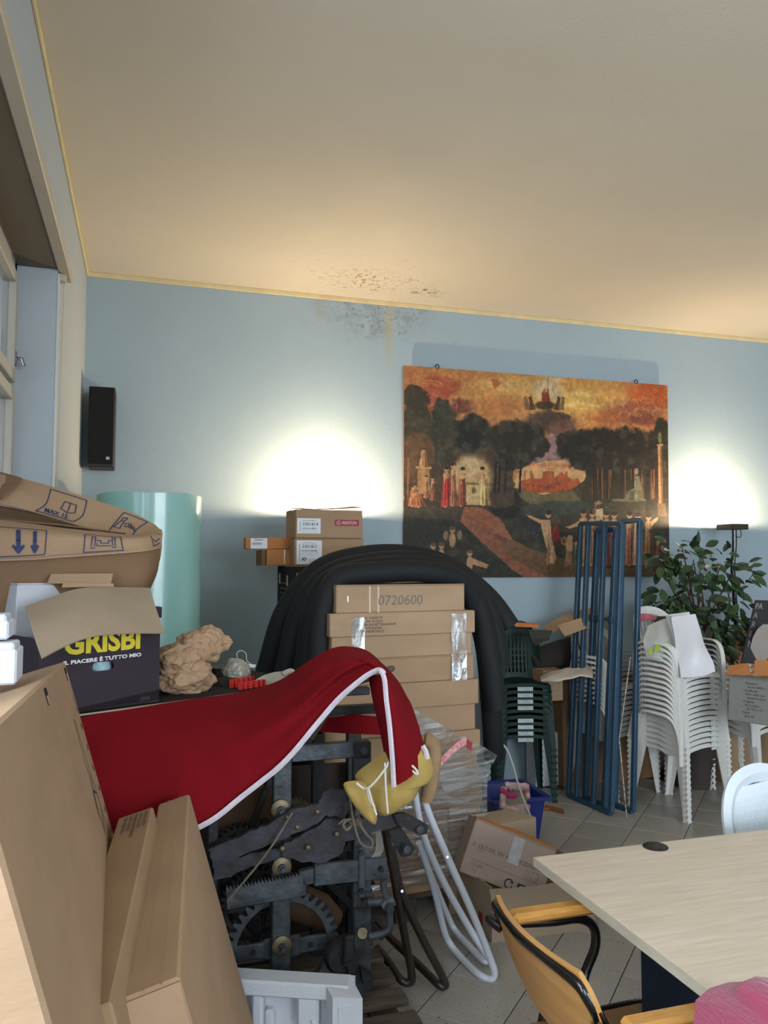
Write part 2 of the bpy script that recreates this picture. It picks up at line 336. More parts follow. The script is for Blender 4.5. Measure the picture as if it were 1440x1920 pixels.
struct('wall_back', MB().box((XL-.3, W, 0), (XR+.2, W+.15, H)), WALLB)
struct('ceiling', MB().box((XL-.3, YR-.2, H), (XR+.2, W+.15, H+.12)), CEIL)
wl = MB()
wl.box((-.56, JY, 0), (XL, W, H)); wl.box((-.56, YR, SZ), (XL, JY, H)); wl.box((-.56, -.75, 0), (XL, .15, SZ)); wl.box((-.56, YR, 0), (XL, -3.5, SZ)); wl.box((-.56, .15, 0), (XL, JY, .12)); wl.box((-.56, -3.5, 0), (XL, -.75, .6))
struct('wall_left', wl, WALLW)
struct('wall_right', MB().box((XR, YR, 0), (XR+.15, W, H)), WALLR)
wr = MB(); wr.box((XL-.17, YR-.15, 0), (1.3, YR, H)); wr.box((5.1, YR-.15, 0), (XR, YR, H)); wr.box((1.3, YR-.15, 2.9), (5.1, YR, H)); wr.box((1.3, YR-.15, 0), (5.1, YR, .6))
struct('wall_rear', wr, WALLR)
struct('trim_1', MB().box((XL, W-.012, H-.03), (XR, W, H), .003), TRIM)
struct('trim_2', MB().box((XL, YR, H-.03), (XL+.012, W-.012, H), .003), TRIM)
# floor: slab + diagonal tiles
GROUT = mat('floor_grout', (98, 92, 84), .9, var=.1, vs=20)
def tile_mat():
    m = mat('floor_tile', (162, 158, 150), .36, var=.10, vs=4, bump=.04, bs=90); t = m.node_tree; b = t.nodes['Principled BSDF']; L = t.links.new
    tc = nd(t, 'ShaderNodeTexCoord'); oi = nd(t, 'ShaderNodeObjectInfo'); ad = nd(t, 'ShaderNodeVectorMath', operation='ADD'); L(tc.outputs['Object'], ad.inputs[0]); L(oi.outputs['Location'], ad.inputs[1])
    n = nd(t, 'ShaderNodeTexNoise', Scale=95.0, Detail=2.0); L(ad.outputs[0], n.inputs[0]); r = nd(t, 'ShaderNodeMapRange'); r.inputs[1].default_value = .64; r.inputs[2].default_value = .70; L(n.outputs[0], r.inputs[0])
    cur = b.inputs['Base Color'].links[0].from_socket; mx = nd(t, 'ShaderNodeMix', data_type='RGBA'); L(r.outputs[0], mx.inputs[0]); L(cur, mx.inputs[6]); mx.inputs[7].default_value = (*lin((88, 80, 72)), 1)
    rv = nd(t, 'ShaderNodeMapRange'); rv.inputs[3].default_value = .9; rv.inputs[4].default_value = 1.06; L(oi.outputs['Random'], rv.inputs[0])
    m2 = nd(t, 'ShaderNodeMix', data_type='RGBA', blend_type='MULTIPLY'); m2.inputs[0].default_value = 1; L(mx.outputs[2], m2.inputs[6]); L(rv.outputs[0], m2.inputs[7]); L(m2.outputs[2], b.inputs['Base Color']); return m
TILE = tile_mat()
floor = struct('floor', MB().box((XL-.17, YR-.15, -.08), (XR+.15, W+.15, -.006)), GROUT)
tp = .287; tm = MB().box((-tp/2+.0022, -tp/2+.0022, -.006), (tp/2-.0022, tp/2-.0022, 0), .0015).mesh('tile'); q = math.sqrt(.5)
for i in range(-8, 40):
    for j in range(-30, 22):
        a = 2.847+(i+.5)*tp-tp*8; b = -1.24+(j+.5)*tp; x, y = (a+b)*q, (a-b)*q
        if .2 < x < 4.4 and 1.5 < y < 5.0 and x < .95*y+.9 and x > .3*y-.5:
            o = part('tile', tm, TILE, floor); o.location = (x, y, 0); o.rotation_euler = (0, 0, math.pi/4); o.matrix_parent_inverse = Matrix()
# window in the left wall
def window(n, y0, y1, z0, mull):
    t = struct(n, MB().box((-.60, y0, z0), (-.555, y0+.05, SZ)).box((-.60, y1-.05, z0), (-.555, y1, SZ)).box((-.60, y0, SZ-.06), (-.555, y1, SZ)).box((-.60, y0, z0), (-.555, y1, z0+.06)), WFR)
    yy = [y0+.05]+mull+[y1-.05]; zt = 2.28
    for a, b in zip(yy, yy[1:]):
        for (c, d) in ((z0+.06, zt), (zt+.03, SZ-.06)):
            fr = MB(); e = .05; fr.box((-.595, a, c), (-.54, a+e, d), .004).box((-.595, b-e, c), (-.54, b, d), .004).box((-.595, a+e, c), (-.54, b-e, c+e), .004).box((-.595, a+e, d-e), (-.54, b-e, d), .004)
            f = part('sash', fr, WFR, t); part('pane', MB().box((-.572, a+e, c+e), (-.568, b-e, d-e)), GLASS, f)
            la = MB(); la.tube([(-.54, b-.025, c+.1), (-.515, b-.025, c+.1), (-.505, b-.025, c+.07)], .008, 8).box((-.542, b-.04, c+.07), (-.534, b-.01, c+.13), .002); part('latch', la, STEEL, f)
    return t
window('window_1', .15, JY, .12, [1.3, 2.45]); window('window_2', -3.5, -.75, .6, [-2.1])
# rear window frame
w3 = struct('window_3', MB().box((1.3, -4.12, .6), (1.36, -4.06, 2.9)).box((5.04, -4.12, .6), (5.1, -4.06, 2.9)).box((1.36, -4.12, 2.84), (5.04, -4.06, 2.9)).box((1.36, -4.12, .6), (5.04, -4.06, .66)).box((3.17, -4.12, .66), (3.23, -4.06, 2.84)), WFR)
part('pane', MB().box((1.36, -4.092, .66), (3.17, -4.088, 2.84)), GLASS, w3); part('pane', MB().box((3.23, -4.092, .66), (5.04, -4.088, 2.84)), GLASS, w3)
pl = struct('trim_3', MB().box((XL, -.2, SZ-.012), (XL+.048, 3.80, SZ+.03), .004).box((XL, -.2, SZ+.04), (XL+.035, 3.80, SZ+.062), .003), PELM)
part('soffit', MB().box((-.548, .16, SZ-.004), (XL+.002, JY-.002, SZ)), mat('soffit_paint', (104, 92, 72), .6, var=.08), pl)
part('slot', MB().box((XL+.001, -.19, SZ+.03), (XL+.02, 3.79, SZ+.04)), BLKP, pl)
part('cord_bracket', MB().box((XL, JY+.02, SZ-.045), (XL+.03, JY+.06, SZ-.012), .003).tube([(XL+.02, JY+.045, SZ-.03), (XL+.006, JY+.045, 1.0)], .0018, 6), WFR, pl)
struct('trim_4', MB().box((XL-.002, JY-.004, .05), (XL+.006, JY+.035, SZ-.02), .002), mat('jamb_paint', (190, 196, 200), .5, var=.04))

# ---------------------------------------------------------------- painting on the back wall (flat print, vertex colours)
def paint():
    nx, ny = 420, 290; uu, vv = np.meshgrid((np.arange(nx)+.5)/nx, (np.arange(ny)+.5)/ny)
    X = 45+uu*1325; top = 125+.067*(X-40); bot = 1185-.0075*(X-50); Yc = top+vv*(bot-top)
    rs = np.random.RandomState(3)
    def vnoise(sc, seed):
        g = np.random.RandomState(seed).rand(64, 64); out = np.zeros_like(uu); amp = 1; tot = 0; s = sc
        for o in range(4):
            fx = uu*s*1.45; fy = vv*s; ix = np.floor(fx).astype(int); iy = np.floor(fy).astype(int); tx = fx-ix; ty = fy-iy; tx = tx*tx*(3-2*tx); ty = ty*ty*(3-2*ty)
            a = g[iy % 64, ix % 64]; b = g[iy % 64, (ix+1) % 64]; c = g[(iy+1) % 64, ix % 64]; d = g[(iy+1) % 64, (ix+1) % 64]
            out += amp*((a*(1-tx)+b*tx)*(1-ty)+(c*(1-tx)+d*tx)*ty); tot += amp; amp *= .55; s *= 2.1
        return out/tot
    n1 = vnoise(5, 1); n2 = vnoise(9, 2); n3 = vnoise(22, 5); dx = (vnoise(14, 8)-.5)*46; dy = (vnoise(14, 9)-.5)*46; dx = dx+(vnoise(46, 18)-.5)*26; dy = dy+(vnoise(46, 19)-.5)*26
    img = np.zeros((ny, nx, 3)); img[:] = (186, 118, 66)
    def blend(mask, col, k=1.0):
        mk = (np.clip(mask, 0, 1)*k)[..., None]; img[:] = img*(1-mk)+np.array(col, float)*mk
    def ell(cx, cy, rx, ry, soft=.25, wob=1.0):
        d = np.hypot((X+dx*wob-cx)/rx, (Yc+dy*wob-cy)/ry); return np.clip((1-d)/soft, 0, 1)
    def poly(pts, wob=0.0):
        x = X+dx*wob; y = Yc+dy*wob; ins = np.zeros(X.shape, bool); n = len(pts)
        for i in range(n):
            x1, y1 = pts[i]; x2, y2 = pts[(i+1) % n]
            if y1 == y2: continue
            c = ((y1 > y) != (y2 > y)) & (x < (x2-x1)*(y-y1)/(y2-y1)+x1); ins ^= c
        return ins.astype(float)
    # sky
    blend(np.clip((n1-.35)*2.2, 0, 1), (206, 140, 78), .8); blend(ell(740, 250, 620, 200, .9), (214, 164, 84), .9); blend(ell(900, 300, 300, 120, .8), (226, 178, 84), .8); blend(ell(560, 210, 260, 50, .7), (206, 168, 96), .7); blend(ell(900, 262, 150, 16, .8), (236, 206, 130), .8); blend(ell(880, 312, 170, 14, .8), (236, 206, 130), .8); blend(ell(735, 240, 95, 90, .5), (206, 182, 140), .9)
    blend(ell(1270, 270, 150, 90, .4), (196, 92, 42), .95); blend(ell(1180, 350, 190, 75, .5), (150, 84, 60), .85); blend(ell(1230, 390, 130, 40, .5), (122, 66, 52), .8); blend(ell(1040, 380, 150, 45, .6), (176, 98, 58), .8); blend(ell(200, 230, 120, 80, .4), (170, 76, 52), .9); blend(ell(180, 310, 80, 70, .5), (176, 84, 56), .85); blend(ell(310, 335, 75, 50, .4), (112, 62, 50), .9); blend(ell(500, 330, 190, 70, .8), (190, 112, 66), .7)
    for k in range(26):
        cx, cy = (rs.uniform(100, 360), rs.uniform(150, 360)) if k % 2 else (rs.uniform(1000, 1350), rs.uniform(260, 420)); r = rs.uniform(22, 60)
        d = np.hypot((X+dx-cx)/r, (Yc+dy-cy)/(r*.62)); blend(np.exp(-((d-1)/.13)**2)*(Yc < cy), (214, 150, 100), .5)
    blend(ell(740, 400, 150, 62, .25), (78, 62, 52), .97); blend(ell(650, 440, 130, 50, .4), (84, 62, 52), .9); blend(ell(800, 440, 110, 60, .5), (110, 72, 62), .85)
    # far valley
    blend(poly([(560, 770), (590, 640), (700, 560), (745, 460), (800, 470), (820, 580), (930, 640), (940, 770)]), (150, 118, 116)); blend(poly([(540, 780), (590, 640), (720, 598), (820, 598), (930, 650), (950, 780)]), (206, 158, 106)); blend(np.exp(-((Yc-622)/9)**2)*poly([(590, 600), (940, 600), (940, 660), (590, 660)]), (200, 120, 76), .7)
    blend(poly([(580, 760), (600, 700), (640, 690), (650, 655), (660, 690), (700, 688), (706, 655), (760, 650), (766, 682), (800, 655), (850, 690), (888, 688), (900, 720), (900, 760)], .12), (176, 84, 46)); blend(poly([(600, 765), (620, 715), (700, 730), (790, 700), (880, 740), (890, 765)], .3)*(n3 > .48), (146, 62, 36), .9)
    for x in (612, 642, 822): blend(poly([(x, 700), (x, 650), (x+8, 650), (x+8, 700)]), (176, 92, 52))
    # ground
    blend(poly([(40, 1200), (40, 810), (460, 820), (560, 740), (700, 770), (850, 745), (940, 680), (1390, 700), (1390, 1200)], .2), (66, 60, 46)); blend(poly([(540, 735), (700, 770), (860, 745), (900, 800), (640, 820)], .3), (104, 94, 64)); blend(np.clip((n2-.45)*4, 0, 1)*(Yc > 800), (42, 44, 38), .7); blend(poly([(600, 830), (760, 800), (1060, 800), (1060, 850), (760, 880), (640, 870)], .3), (58, 68, 58), .9)
    blend(poly([(320, 835), (400, 832), (480, 870), (520, 930), (560, 1000), (640, 1040), (780, 1130), (860, 1190), (600, 1190), (430, 1030), (300, 900)], .35), (146, 88, 62)); blend(poly([(470, 960), (700, 1060), (1000, 1130), (1380, 1130), (1380, 1190), (740, 1190), (560, 1090)], .4), (104, 76, 50), .85); blend(poly([(40, 1200), (40, 880), (300, 900), (420, 1040), (620, 1190)], .3), (46, 46, 36), .9); blend(ell(520, 810, 85, 90, .2, .5), (30, 31, 29)); blend(poly([(560, 860), (720, 880), (740, 1010), (640, 1000)], .4), (44, 46, 42), .8)
    blend(poly([(40, 420), (300, 400), (560, 560), (560, 830), (40, 840)], .6), (66, 54, 40), .95); blend(poly([(830, 520), (1385, 500), (1385, 830), (900, 800), (930, 640)], .4), (58, 50, 38), .95)
    # trees
    for (cx, cy, rx, ry, c) in [(95, 290, 60, 70, (60, 52, 42)), (100, 460, 75, 190, (58, 56, 40)), (215, 350, 55, 75, (56, 58, 44)), (225, 470, 80, 160, (52, 54, 40)), (110, 600, 80, 150, (96, 70, 46)), (370, 460, 90, 95, (38, 38, 34)), (340, 500, 70, 70, (32, 34, 32)), (590, 500, 130, 108, (40, 36, 32)), (520, 480, 100, 90, (46, 42, 36)), (560, 590, 110, 70, (40, 38, 32)), (670, 520, 80, 70, (42, 38, 34)), (860, 520, 95, 78, (38, 36, 32)), (990, 540, 140, 125, (38, 36, 31)), (1120, 530, 150, 110, (44, 39, 32)), (1240, 560, 140, 130, (48, 42, 34)), (1340, 480, 60, 110, (46, 46, 34)), (1340, 650, 60, 190, (54, 46, 34)), (920, 600, 90, 60, (40, 38, 32)), (1060, 640, 160, 70, (42, 38, 32))]:
        blend(ell(cx, cy, rx, ry, .16, 1.1), c, .97)
    blend(np.clip((n3-.5)*5, 0, 1)*((Yc > 380) & (Yc < 660) & (img.sum(2) < 190)), (76, 70, 52), .45)
    for k in range(40):
        x = rs.uniform(930, 1300); blend(poly([(x, 640), (x+5, 640), (x+4+rs.uniform(-8, 8), 790), (x-1, 790)]), (34, 30, 26) if k % 3 else (150, 92, 56), .8)
    for x in (470, 490, 520, 592): blend(poly([(x, 600), (x+10, 600), (x+4, 760), (x-8, 760)], .1), (32, 30, 28))
    for x in (60, 215, 250, 280): blend(poly([(x, 590), (x+10, 590), (x+8, 800), (x, 800)], .1), (60, 46, 34) if x != 60 else (150, 104, 66), .8)
    # bower with a round altar and robed figures
    blend(ell(360, 690, 110, 128, .25, .4), (170, 140, 98)); blend(ell(345, 640, 80, 70, .5, .3), (196, 176, 134), .8); blend(poly([(240, 830), (470, 830), (450, 780), (260, 780)]), (84, 66, 44), .9)
    blend(poly([(332, 712), (405, 712), (405, 790), (412, 822), (322, 822), (332, 790)]), (182, 158, 112)); blend(ell(368, 750, 12, 20, .3, 0), (96, 76, 46)); blend(poly([(332, 712), (405, 712), (405, 722), (332, 722)]), (120, 96, 60))
    SK = (188, 144, 104); skd = (136, 96, 68)
    def fig(x, y0, y1, robe, wd=26, lean=0, head=True, arm=None, hair=(52, 36, 28)):
        h = y1-y0; blend(poly([(x-wd*.30+lean, y0+h*.16), (x+wd*.30+lean, y0+h*.16), (x+wd*.55, y1), (x-wd*.55, y1)], .05), robe); blend(poly([(x+wd*.05, y0+h*.3), (x+wd*.2, y0+h*.3), (x+wd*.3, y1), (x+wd*.1, y1)], .05), tuple(c*.6 for c in robe), .8); blend(poly([(x-wd*.3, y0+h*.3), (x-wd*.18, y0+h*.3), (x-wd*.2, y1), (x-wd*.4, y1)], .05), tuple(min(255, c*1.25) for c in robe), .6)
        
        for q_ in range(5):
            fx_ = (q_-2)*wd*.17+rs.uniform(-2, 2); blend(poly([(x+lean*.5+fx_*.5, y0+h*.30), (x+lean*.5+fx_*.5+2.5, y0+h*.30), (x+fx_+4, y1), (x+fx_-1, y1)], .08), tuple(c*(.55 if q_ % 2 else 1.3) for c in robe), .55)
        blend(poly([(x+wd*.15, y0+h*.2), (x+wd*.33+lean, y0+h*.2), (x+wd*.55, y1), (x+wd*.25, y1)], .06), tuple(c*.5 for c in robe), .6); blend(ell(x-wd*.12, y1, wd*.12, 6, .4, 0), SK); blend(ell(x+lean, y0+h*.22, wd*.34, h*.1, .3, .1), SK); blend(ell(x+lean+wd*.16, y0+h*.24, wd*.14, h*.09, .5, 0), skd, .8); blend(poly([(x+lean-wd*.34, y0+h*.18), (x+lean-wd*.22, y0+h*.18), (x+lean-wd*.1, y0+h*.42), (x+lean-wd*.2, y0+h*.44)], .05), SK, .9)
        if head: blend(ell(x+lean, y0+h*.07, h*.058+2, h*.075, .3, 0), SK); blend(ell(x+lean, y0+h*.035, h*.062+2, h*.05, .3, 0), hair)
        if arm: ax, ay = arm; blend(poly([(x+lean, y0+h*.17), (ax, ay-4), (ax, ay+5), (x+lean, y0+h*.28)]), SK)
    fig(240, 632, 832, (164, 52, 48), 46); fig(272, 612, 828, (150, 92, 66), 30, 0, True, (280, 604)); fig(312, 634, 828, (140, 74, 54), 40, 4, True, (352, 690)); fig(420, 632, 824, (190, 162, 108), 56, -10, True, (372, 700))
    blend(poly([(108, 640), (160, 640), (165, 770), (108, 770)]), (162, 122, 82)); blend(poly([(100, 632), (172, 632), (172, 644), (100, 644)]), (186, 148, 100)); fig(135, 540, 635, (176, 128, 86), 40)
    fig(148, 676, 790, (160, 108, 74), 26); fig(176, 684, 800, (140, 88, 62), 24); fig(88, 718, 830, (164, 98, 70), 46, 8); fig(120, 750, 834, (150, 96, 62), 60, -20)
    # putti
    for x, y in ((268, 935), (180, 1015), (218, 1015), (350, 1050)): blend(ell(x, y+62, 17, 44, .25, 0), SK); blend(ell(x, y+12, 15, 17, .3, 0), SK); blend(ell(x, y+4, 16, 12, .3, 0), (110, 76, 46))
    blend(ell(238, 975, 14, 28, .3, 0), (140, 116, 82)); blend(ell(302, 972, 13, 28, .3, 0), (150, 124, 88)); blend(poly([(350, 1080), (440, 1120), (430, 1138), (340, 1110)]), SK); blend(ell(268, 1060, 30, 22, .3), (70, 62, 50))
    # chariot on the cloud
    blend(ell(718, 320, 60, 26, .3, .2), (70, 54, 36)); blend(poly([(700, 300), (704, 250), (736, 250), (746, 300)], .1), (140, 58, 40)); blend(ell(716, 246, 9, 12, .3, 0), (160, 106, 70)); blend(ell(733, 244, 7, 10, .3, 0), (150, 96, 66))
    for x, s in ((625, -1), (650, -1), (782, 1), (806, 1)):
        blend(poly([(x-s*22, 340), (x-s*6, 300), (x, 270), (x+s*16, 280), (x+s*12, 306), (x+s*8, 345)], .1), (82, 60, 40) if x in (650, 782) else (128, 98, 62))
    blend(poly([(450, 190), (480, 185), (500, 210), (470, 240)], .2), (176, 84, 52), .9)
    # statue on its plinth, column
    blend(poly([(1075, 795), (1240, 795), (1240, 880), (1075, 880)]), (70, 64, 50)); blend(poly([(1065, 788), (1245, 788), (1245, 802), (1065, 802)]), (112, 106, 84)); blend(poly([(1120, 795), (1150, 750), (1180, 735), (1182, 680), (1205, 670), (1222, 730), (1220, 792), (1130, 797)], .1), (124, 120, 98)); blend(ell(1195, 650, 13, 20, .3, 0), (132, 128, 106)); blend(ell(1212, 766, 18, 24, .3, 0), (104, 100, 80)); blend(poly([(1160, 750), (1190, 740), (1180, 795), (1150, 795)], .1), (84, 82, 66), .8)
    blend(poly([(1314, 520), (1336, 520), (1338, 810), (1312, 810)]), (178, 132, 88)); blend(poly([(1326, 520), (1336, 520), (1338, 810), (1328, 810)]), (120, 84, 56)); blend(poly([(1306, 512), (1342, 512), (1340, 522), (1308, 522)]), (170, 132, 92)); blend(ell(1325, 480, 12, 34, .3, .2), (122, 116, 80)); blend(poly([(1308, 810), (1350, 810), (1358, 875), (1310, 875)]), (116, 90, 64))
    # procession
    blend(poly([(690, 895), (740, 895), (750, 990), (772, 1080), (760, 1112), (728, 1110), (732, 1060), (712, 1000)], .05), SK); blend(poly([(730, 1000), (745, 1040), (735, 1118), (718, 1118), (725, 1060)]), skd); blend(poly([(695, 895), (640, 872), (622, 870), (640, 885), (690, 915)]), SK); blend(ell(732, 868, 17, 21, .3, 0), SK); blend(ell(735, 858, 21, 17, .3, .2), (62, 44, 32)); blend(ell(770, 965, 25, 52, .3, .4), (140, 44, 44)); blend(ell(765, 905, 32, 22, .3, .6), (80, 70, 48), .9)
    blend(ell(838, 1020, 22, 48, .3, 0), SK); blend(ell(842, 985, 16, 17, .3, 0), SK); blend(poly([(822, 1050), (850, 1050), (856, 1120), (812, 1124)]), skd); blend(ell(812, 1000, 20, 24, .25, 0), (176, 130, 76)); blend(ell(812, 1000, 11, 14, .3, 0), (110, 74, 42))
    for x, y, c in ((912, 842, (176, 128, 66)), (958, 846, (150, 112, 76)), (1030, 850, (128, 66, 52)), (1072, 852, (110, 60, 46)), (1155, 852, (150, 90, 66)), (1200, 858, (176, 132, 96)), (1258, 862, (132, 94, 58)), (990, 795, (92, 70, 50))): fig(x, y, 1120 if y > 800 else 860, c, 62)
    blend(poly([(905, 890), (840, 925), (815, 928), (840, 938), (900, 920)]), SK); blend(poly([(1270, 900), (1308, 878), (1310, 890), (1275, 925)]), SK); blend(poly([(975, 842), (1015, 836), (1015, 895), (975, 898)]), (186, 160, 124)); fig(1310, 985, 1080, (130, 80, 62), 34); fig(880, 985, 1110, (70, 76, 54), 50, head=False)
    blend(np.clip((n3-.5)*6, 0, 1), (255, 240, 210), .05); g4 = vnoise(60, 31); img[:] *= ((.74+.24*n2)*(.80+.40*g4)*(.9+.2*vnoise(110, 37)))[..., None]; img[:] = img*.93+img.mean(2, keepdims=True)*np.array((1.04, .98, .86))*.10
    for x in (300, 735): img[np.abs(X-x) < 1.6] *= .8
    return nx, ny, np.clip(img, 0, 255)
def painting():
    nx, ny, img = paint(); yt, yb, th = W-.042, W-.014, .022
    TL, TR, BL, BR = PY(755, 687, yt), PY(1248, 720, yt), PY(759, 1084, yb), PY(1259, 1080.5, yb)
    x0 = (TL.x+BL.x)/2; x1 = (TR.x+BR.x)/2; zt = (TL.z+TR.z)/2; zb = (BL.z+BR.z)/2
    t = thing('landscape_painting', 'wide unframed painting of robed figures in a dusky landscape on the blue wall', 'painting', ((x0+x1)/2, W-.01, zb))
    part('panel', MB().poly3([(x0, yb+.0008, zb), (x1, yb+.0008, zb), (x1, yt+.0008, zt), (x0, yt+.0008, zt)], (0, .009, 0)), mat('panel_edge', (150, 84, 48), .7), t)
    U, Vv = np.meshgrid(np.linspace(0, 1, nx+1), np.linspace(0, 1, ny+1)); co = np.stack([x0+(x1-x0)*U, yt+(yb-yt)*Vv, zt+(zb-zt)*Vv], -1).reshape(-1, 3)
    i = np.arange(ny)[:, None]*(nx+1)+np.arange(nx)[None]; fa = np.stack([i, i+nx+1, i+nx+2, i+1], -1).reshape(-1, 4)
    me = bpy.data.meshes.new('canvas'); me.vertices.add(len(co)); me.vertices.foreach_set('co', co.ravel()); me.loops.add(fa.size); me.loops.foreach_set('vertex_index', fa.ravel()); me.polygons.add(len(fa)); me.polygons.foreach_set('loop_start', np.arange(0, fa.size, 4)); me.update()
    c = img/255; c = np.where(c <= .04045, c/12.92, ((c+.055)/1.055)**2.4); rgba = np.concatenate([c, np.ones(c.shape[:2]+(1,))], -1).reshape(-1, 4)
    at = me.color_attributes.new('print', 'FLOAT_COLOR', 'CORNER'); at.data.foreach_set('color', np.repeat(rgba, 4, 0).astype(np.float32).ravel())
    m = bpy.data.materials.new('painted_canvas'); m.use_nodes = True; b = m.node_tree.nodes['Principled BSDF']; b.inputs['Roughness'].default_value = .55; b.inputs['Specular IOR Level'].default_value = .25
    vc = nd(m.node_tree, 'ShaderNodeVertexColor', layer_name='print'); m.node_tree.links.new(vc.outputs[0], b.inputs[0]); part('canvas', me, m, t)
    for px in (820, 1193):
        p = PY(px, 690 if px < 1000 else 716, yt); r = MB(); c0 = V((p.x, yt+.002, zt+.004)); r.tube([c0+V((math.cos(a)*.014, 0, math.sin(a)*.014+.006)) for a in np.linspace(0, 6.283, 14)[:-1]], .004, 6, True); part('hanging_ring', r, BLKP, t)
painting()

# ---------------------------------------------------------------- loudspeaker in the corner
a = PY(167, 723, 5.02); b = PY(213, 872, 5.02)
t = thing('loudspeaker', 'tall narrow black loudspeaker hung high in the corner of the blue wall', 'speaker', (a.x, 5.02, b.z))
part('cabinet', MB().box((a.x, 5.03, b.z-.012), (b.x, 5.235, a.z), .004), WALN, t); part('grille', MB().box((a.x+.004, 5.018, b.z+.004), (b.x-.004, 5.031, a.z-.004), .004), SPEAK, t)
bd = part('badge', MB().box((b.x-.045, 5.0165, b.z+.03), (b.x-.025, 5.0185, b.z+.05), .001), STEEL, t); part('wall_bracket', MB().box((a.x+.05, 5.235, b.z+.2), (b.x-.05, 5.25, b.z+.3)), BLKP, t)

# ---------------------------------------------------------------- floor lamps
def floor_lamp(label, x, y, z, bend):
    t = thing('floor_lamp', label, 'lamp', (x, y, 0), 0, None)
    part('base', MB().cyl((x, y-.02, 0), (x, y-.02, .025), .14, 28), BLK, t)
    part('pole', MB().tube(spl([(x, y-.02, .02), (x, y-.02, .6), (x-bend*.3, y-.02, 1.1), (x-bend, y-.02, z-.42), (x-bend*1.1, y-.02, z-.3), (x-bend*.2, y-.02, z-.16), (x, y-.02, z-.03)], 8), .018, 12), BLK, t)
    hd = MB(); hd.box((x-.085, y-.075, z-.03), (x+.085, y+.075, z-.022), .003).box((x-.085, y-.075, z-.026), (x+.085, y-.068, z+.012), .003).box((x-.085, y+.068, z-.026), (x+.085, y+.075, z+.012), .003).box((x-.085, y-.068, z-.026), (x-.078, y+.068, z+.012), .003).box((x+.078, y-.068, z-.026), (x+.085, y+.068, z+.012), .003)
    part('shade', hd, mat('lamp_bronze', (66, 58, 48), .4, .4), t)
    part('bulb', MB().tube([(x-.045, y, z), (x+.045, y, z)], .006, 10), emis('lamp_filament', (1, .8, .5), 60), t)
    part('cable', MB().tube(spl([(x+.03, y-.05, z-.03), (x+.035, y-.05, z-.07), (x+.02, y-.05, z-.09), (x+.005, y-.03, z-.08)], 6), .0035, 6), BLKP, t)
    l = bpy.data.lights.new('lamp_light', 'POINT'); l.energy = LAMP_W; l.color = LAMP_COL; l.shadow_soft_size = .012
    o = bpy.data.objects.new('lamp_light', l); COL.objects.link(o); o.location = (x, y, z+.008); o.parent = t; o.matrix_parent_inverse = Matrix.Translation(t.location).inverted()
LY = 4.97; p1 = PY(618, 964, LY); p2 = PY(1373, 986, LY)
floor_lamp('lit dark uplighter lamp with bent pole behind the leafy plant', p2.x, LY, p2.z, .02)
floor_lamp('lit uplighter lamp hidden behind the tall pile of small cartons', p1.x, LY, p1.z, .02)

# ---------------------------------------------------------------- desk and armchairs (foreground right)
t = thing('desk', 'pale wood-effect office desk with navy panel legs and round cable grommet', 'desk', (1.85, 1.64, 0))
part('desktop', MB().box((1.055, 1.24, .705), (2.66, 2.045, .73), .002), DESKT, t)
eb = MB(); eb.box((1.0535, 1.2385, .7055), (1.055, 2.0465, .7295)).box((1.055, 1.2385, .7055), (2.66, 1.24, .7295)).box((1.055, 2.045, .7055), (2.66, 2.0465, .7295)); part('edge_band', eb, DESKE, t)
for x in (1.17, 2.5):
    l = part('leg', MB().box((x, 1.5, .03), (x+.05, 1.735, .705), .018), NAVY, t); part('foot', MB().box((x-.005, 1.3, 0), (x+.055, 1.98, .03), .008), NAVY, t)
part('modesty_panel', MB().box((1.22, 1.60, .35), (2.5, 1.618, .69), .002), NAVY, t)
gp = PZ(1229, 1588, .73); g = part('cable_grommet', MB().tube([gp+V((0, 0, -.01)), gp+V((0, 0, .002)), gp+V((0, 0, .004))], [.036, .036, .033], 28), BLKP, t); part('grommet_slot', MB().cyl(gp+V((.018, -.006, .003)), gp+V((.018, -.006, .0052)), .008, 14), INK, g)

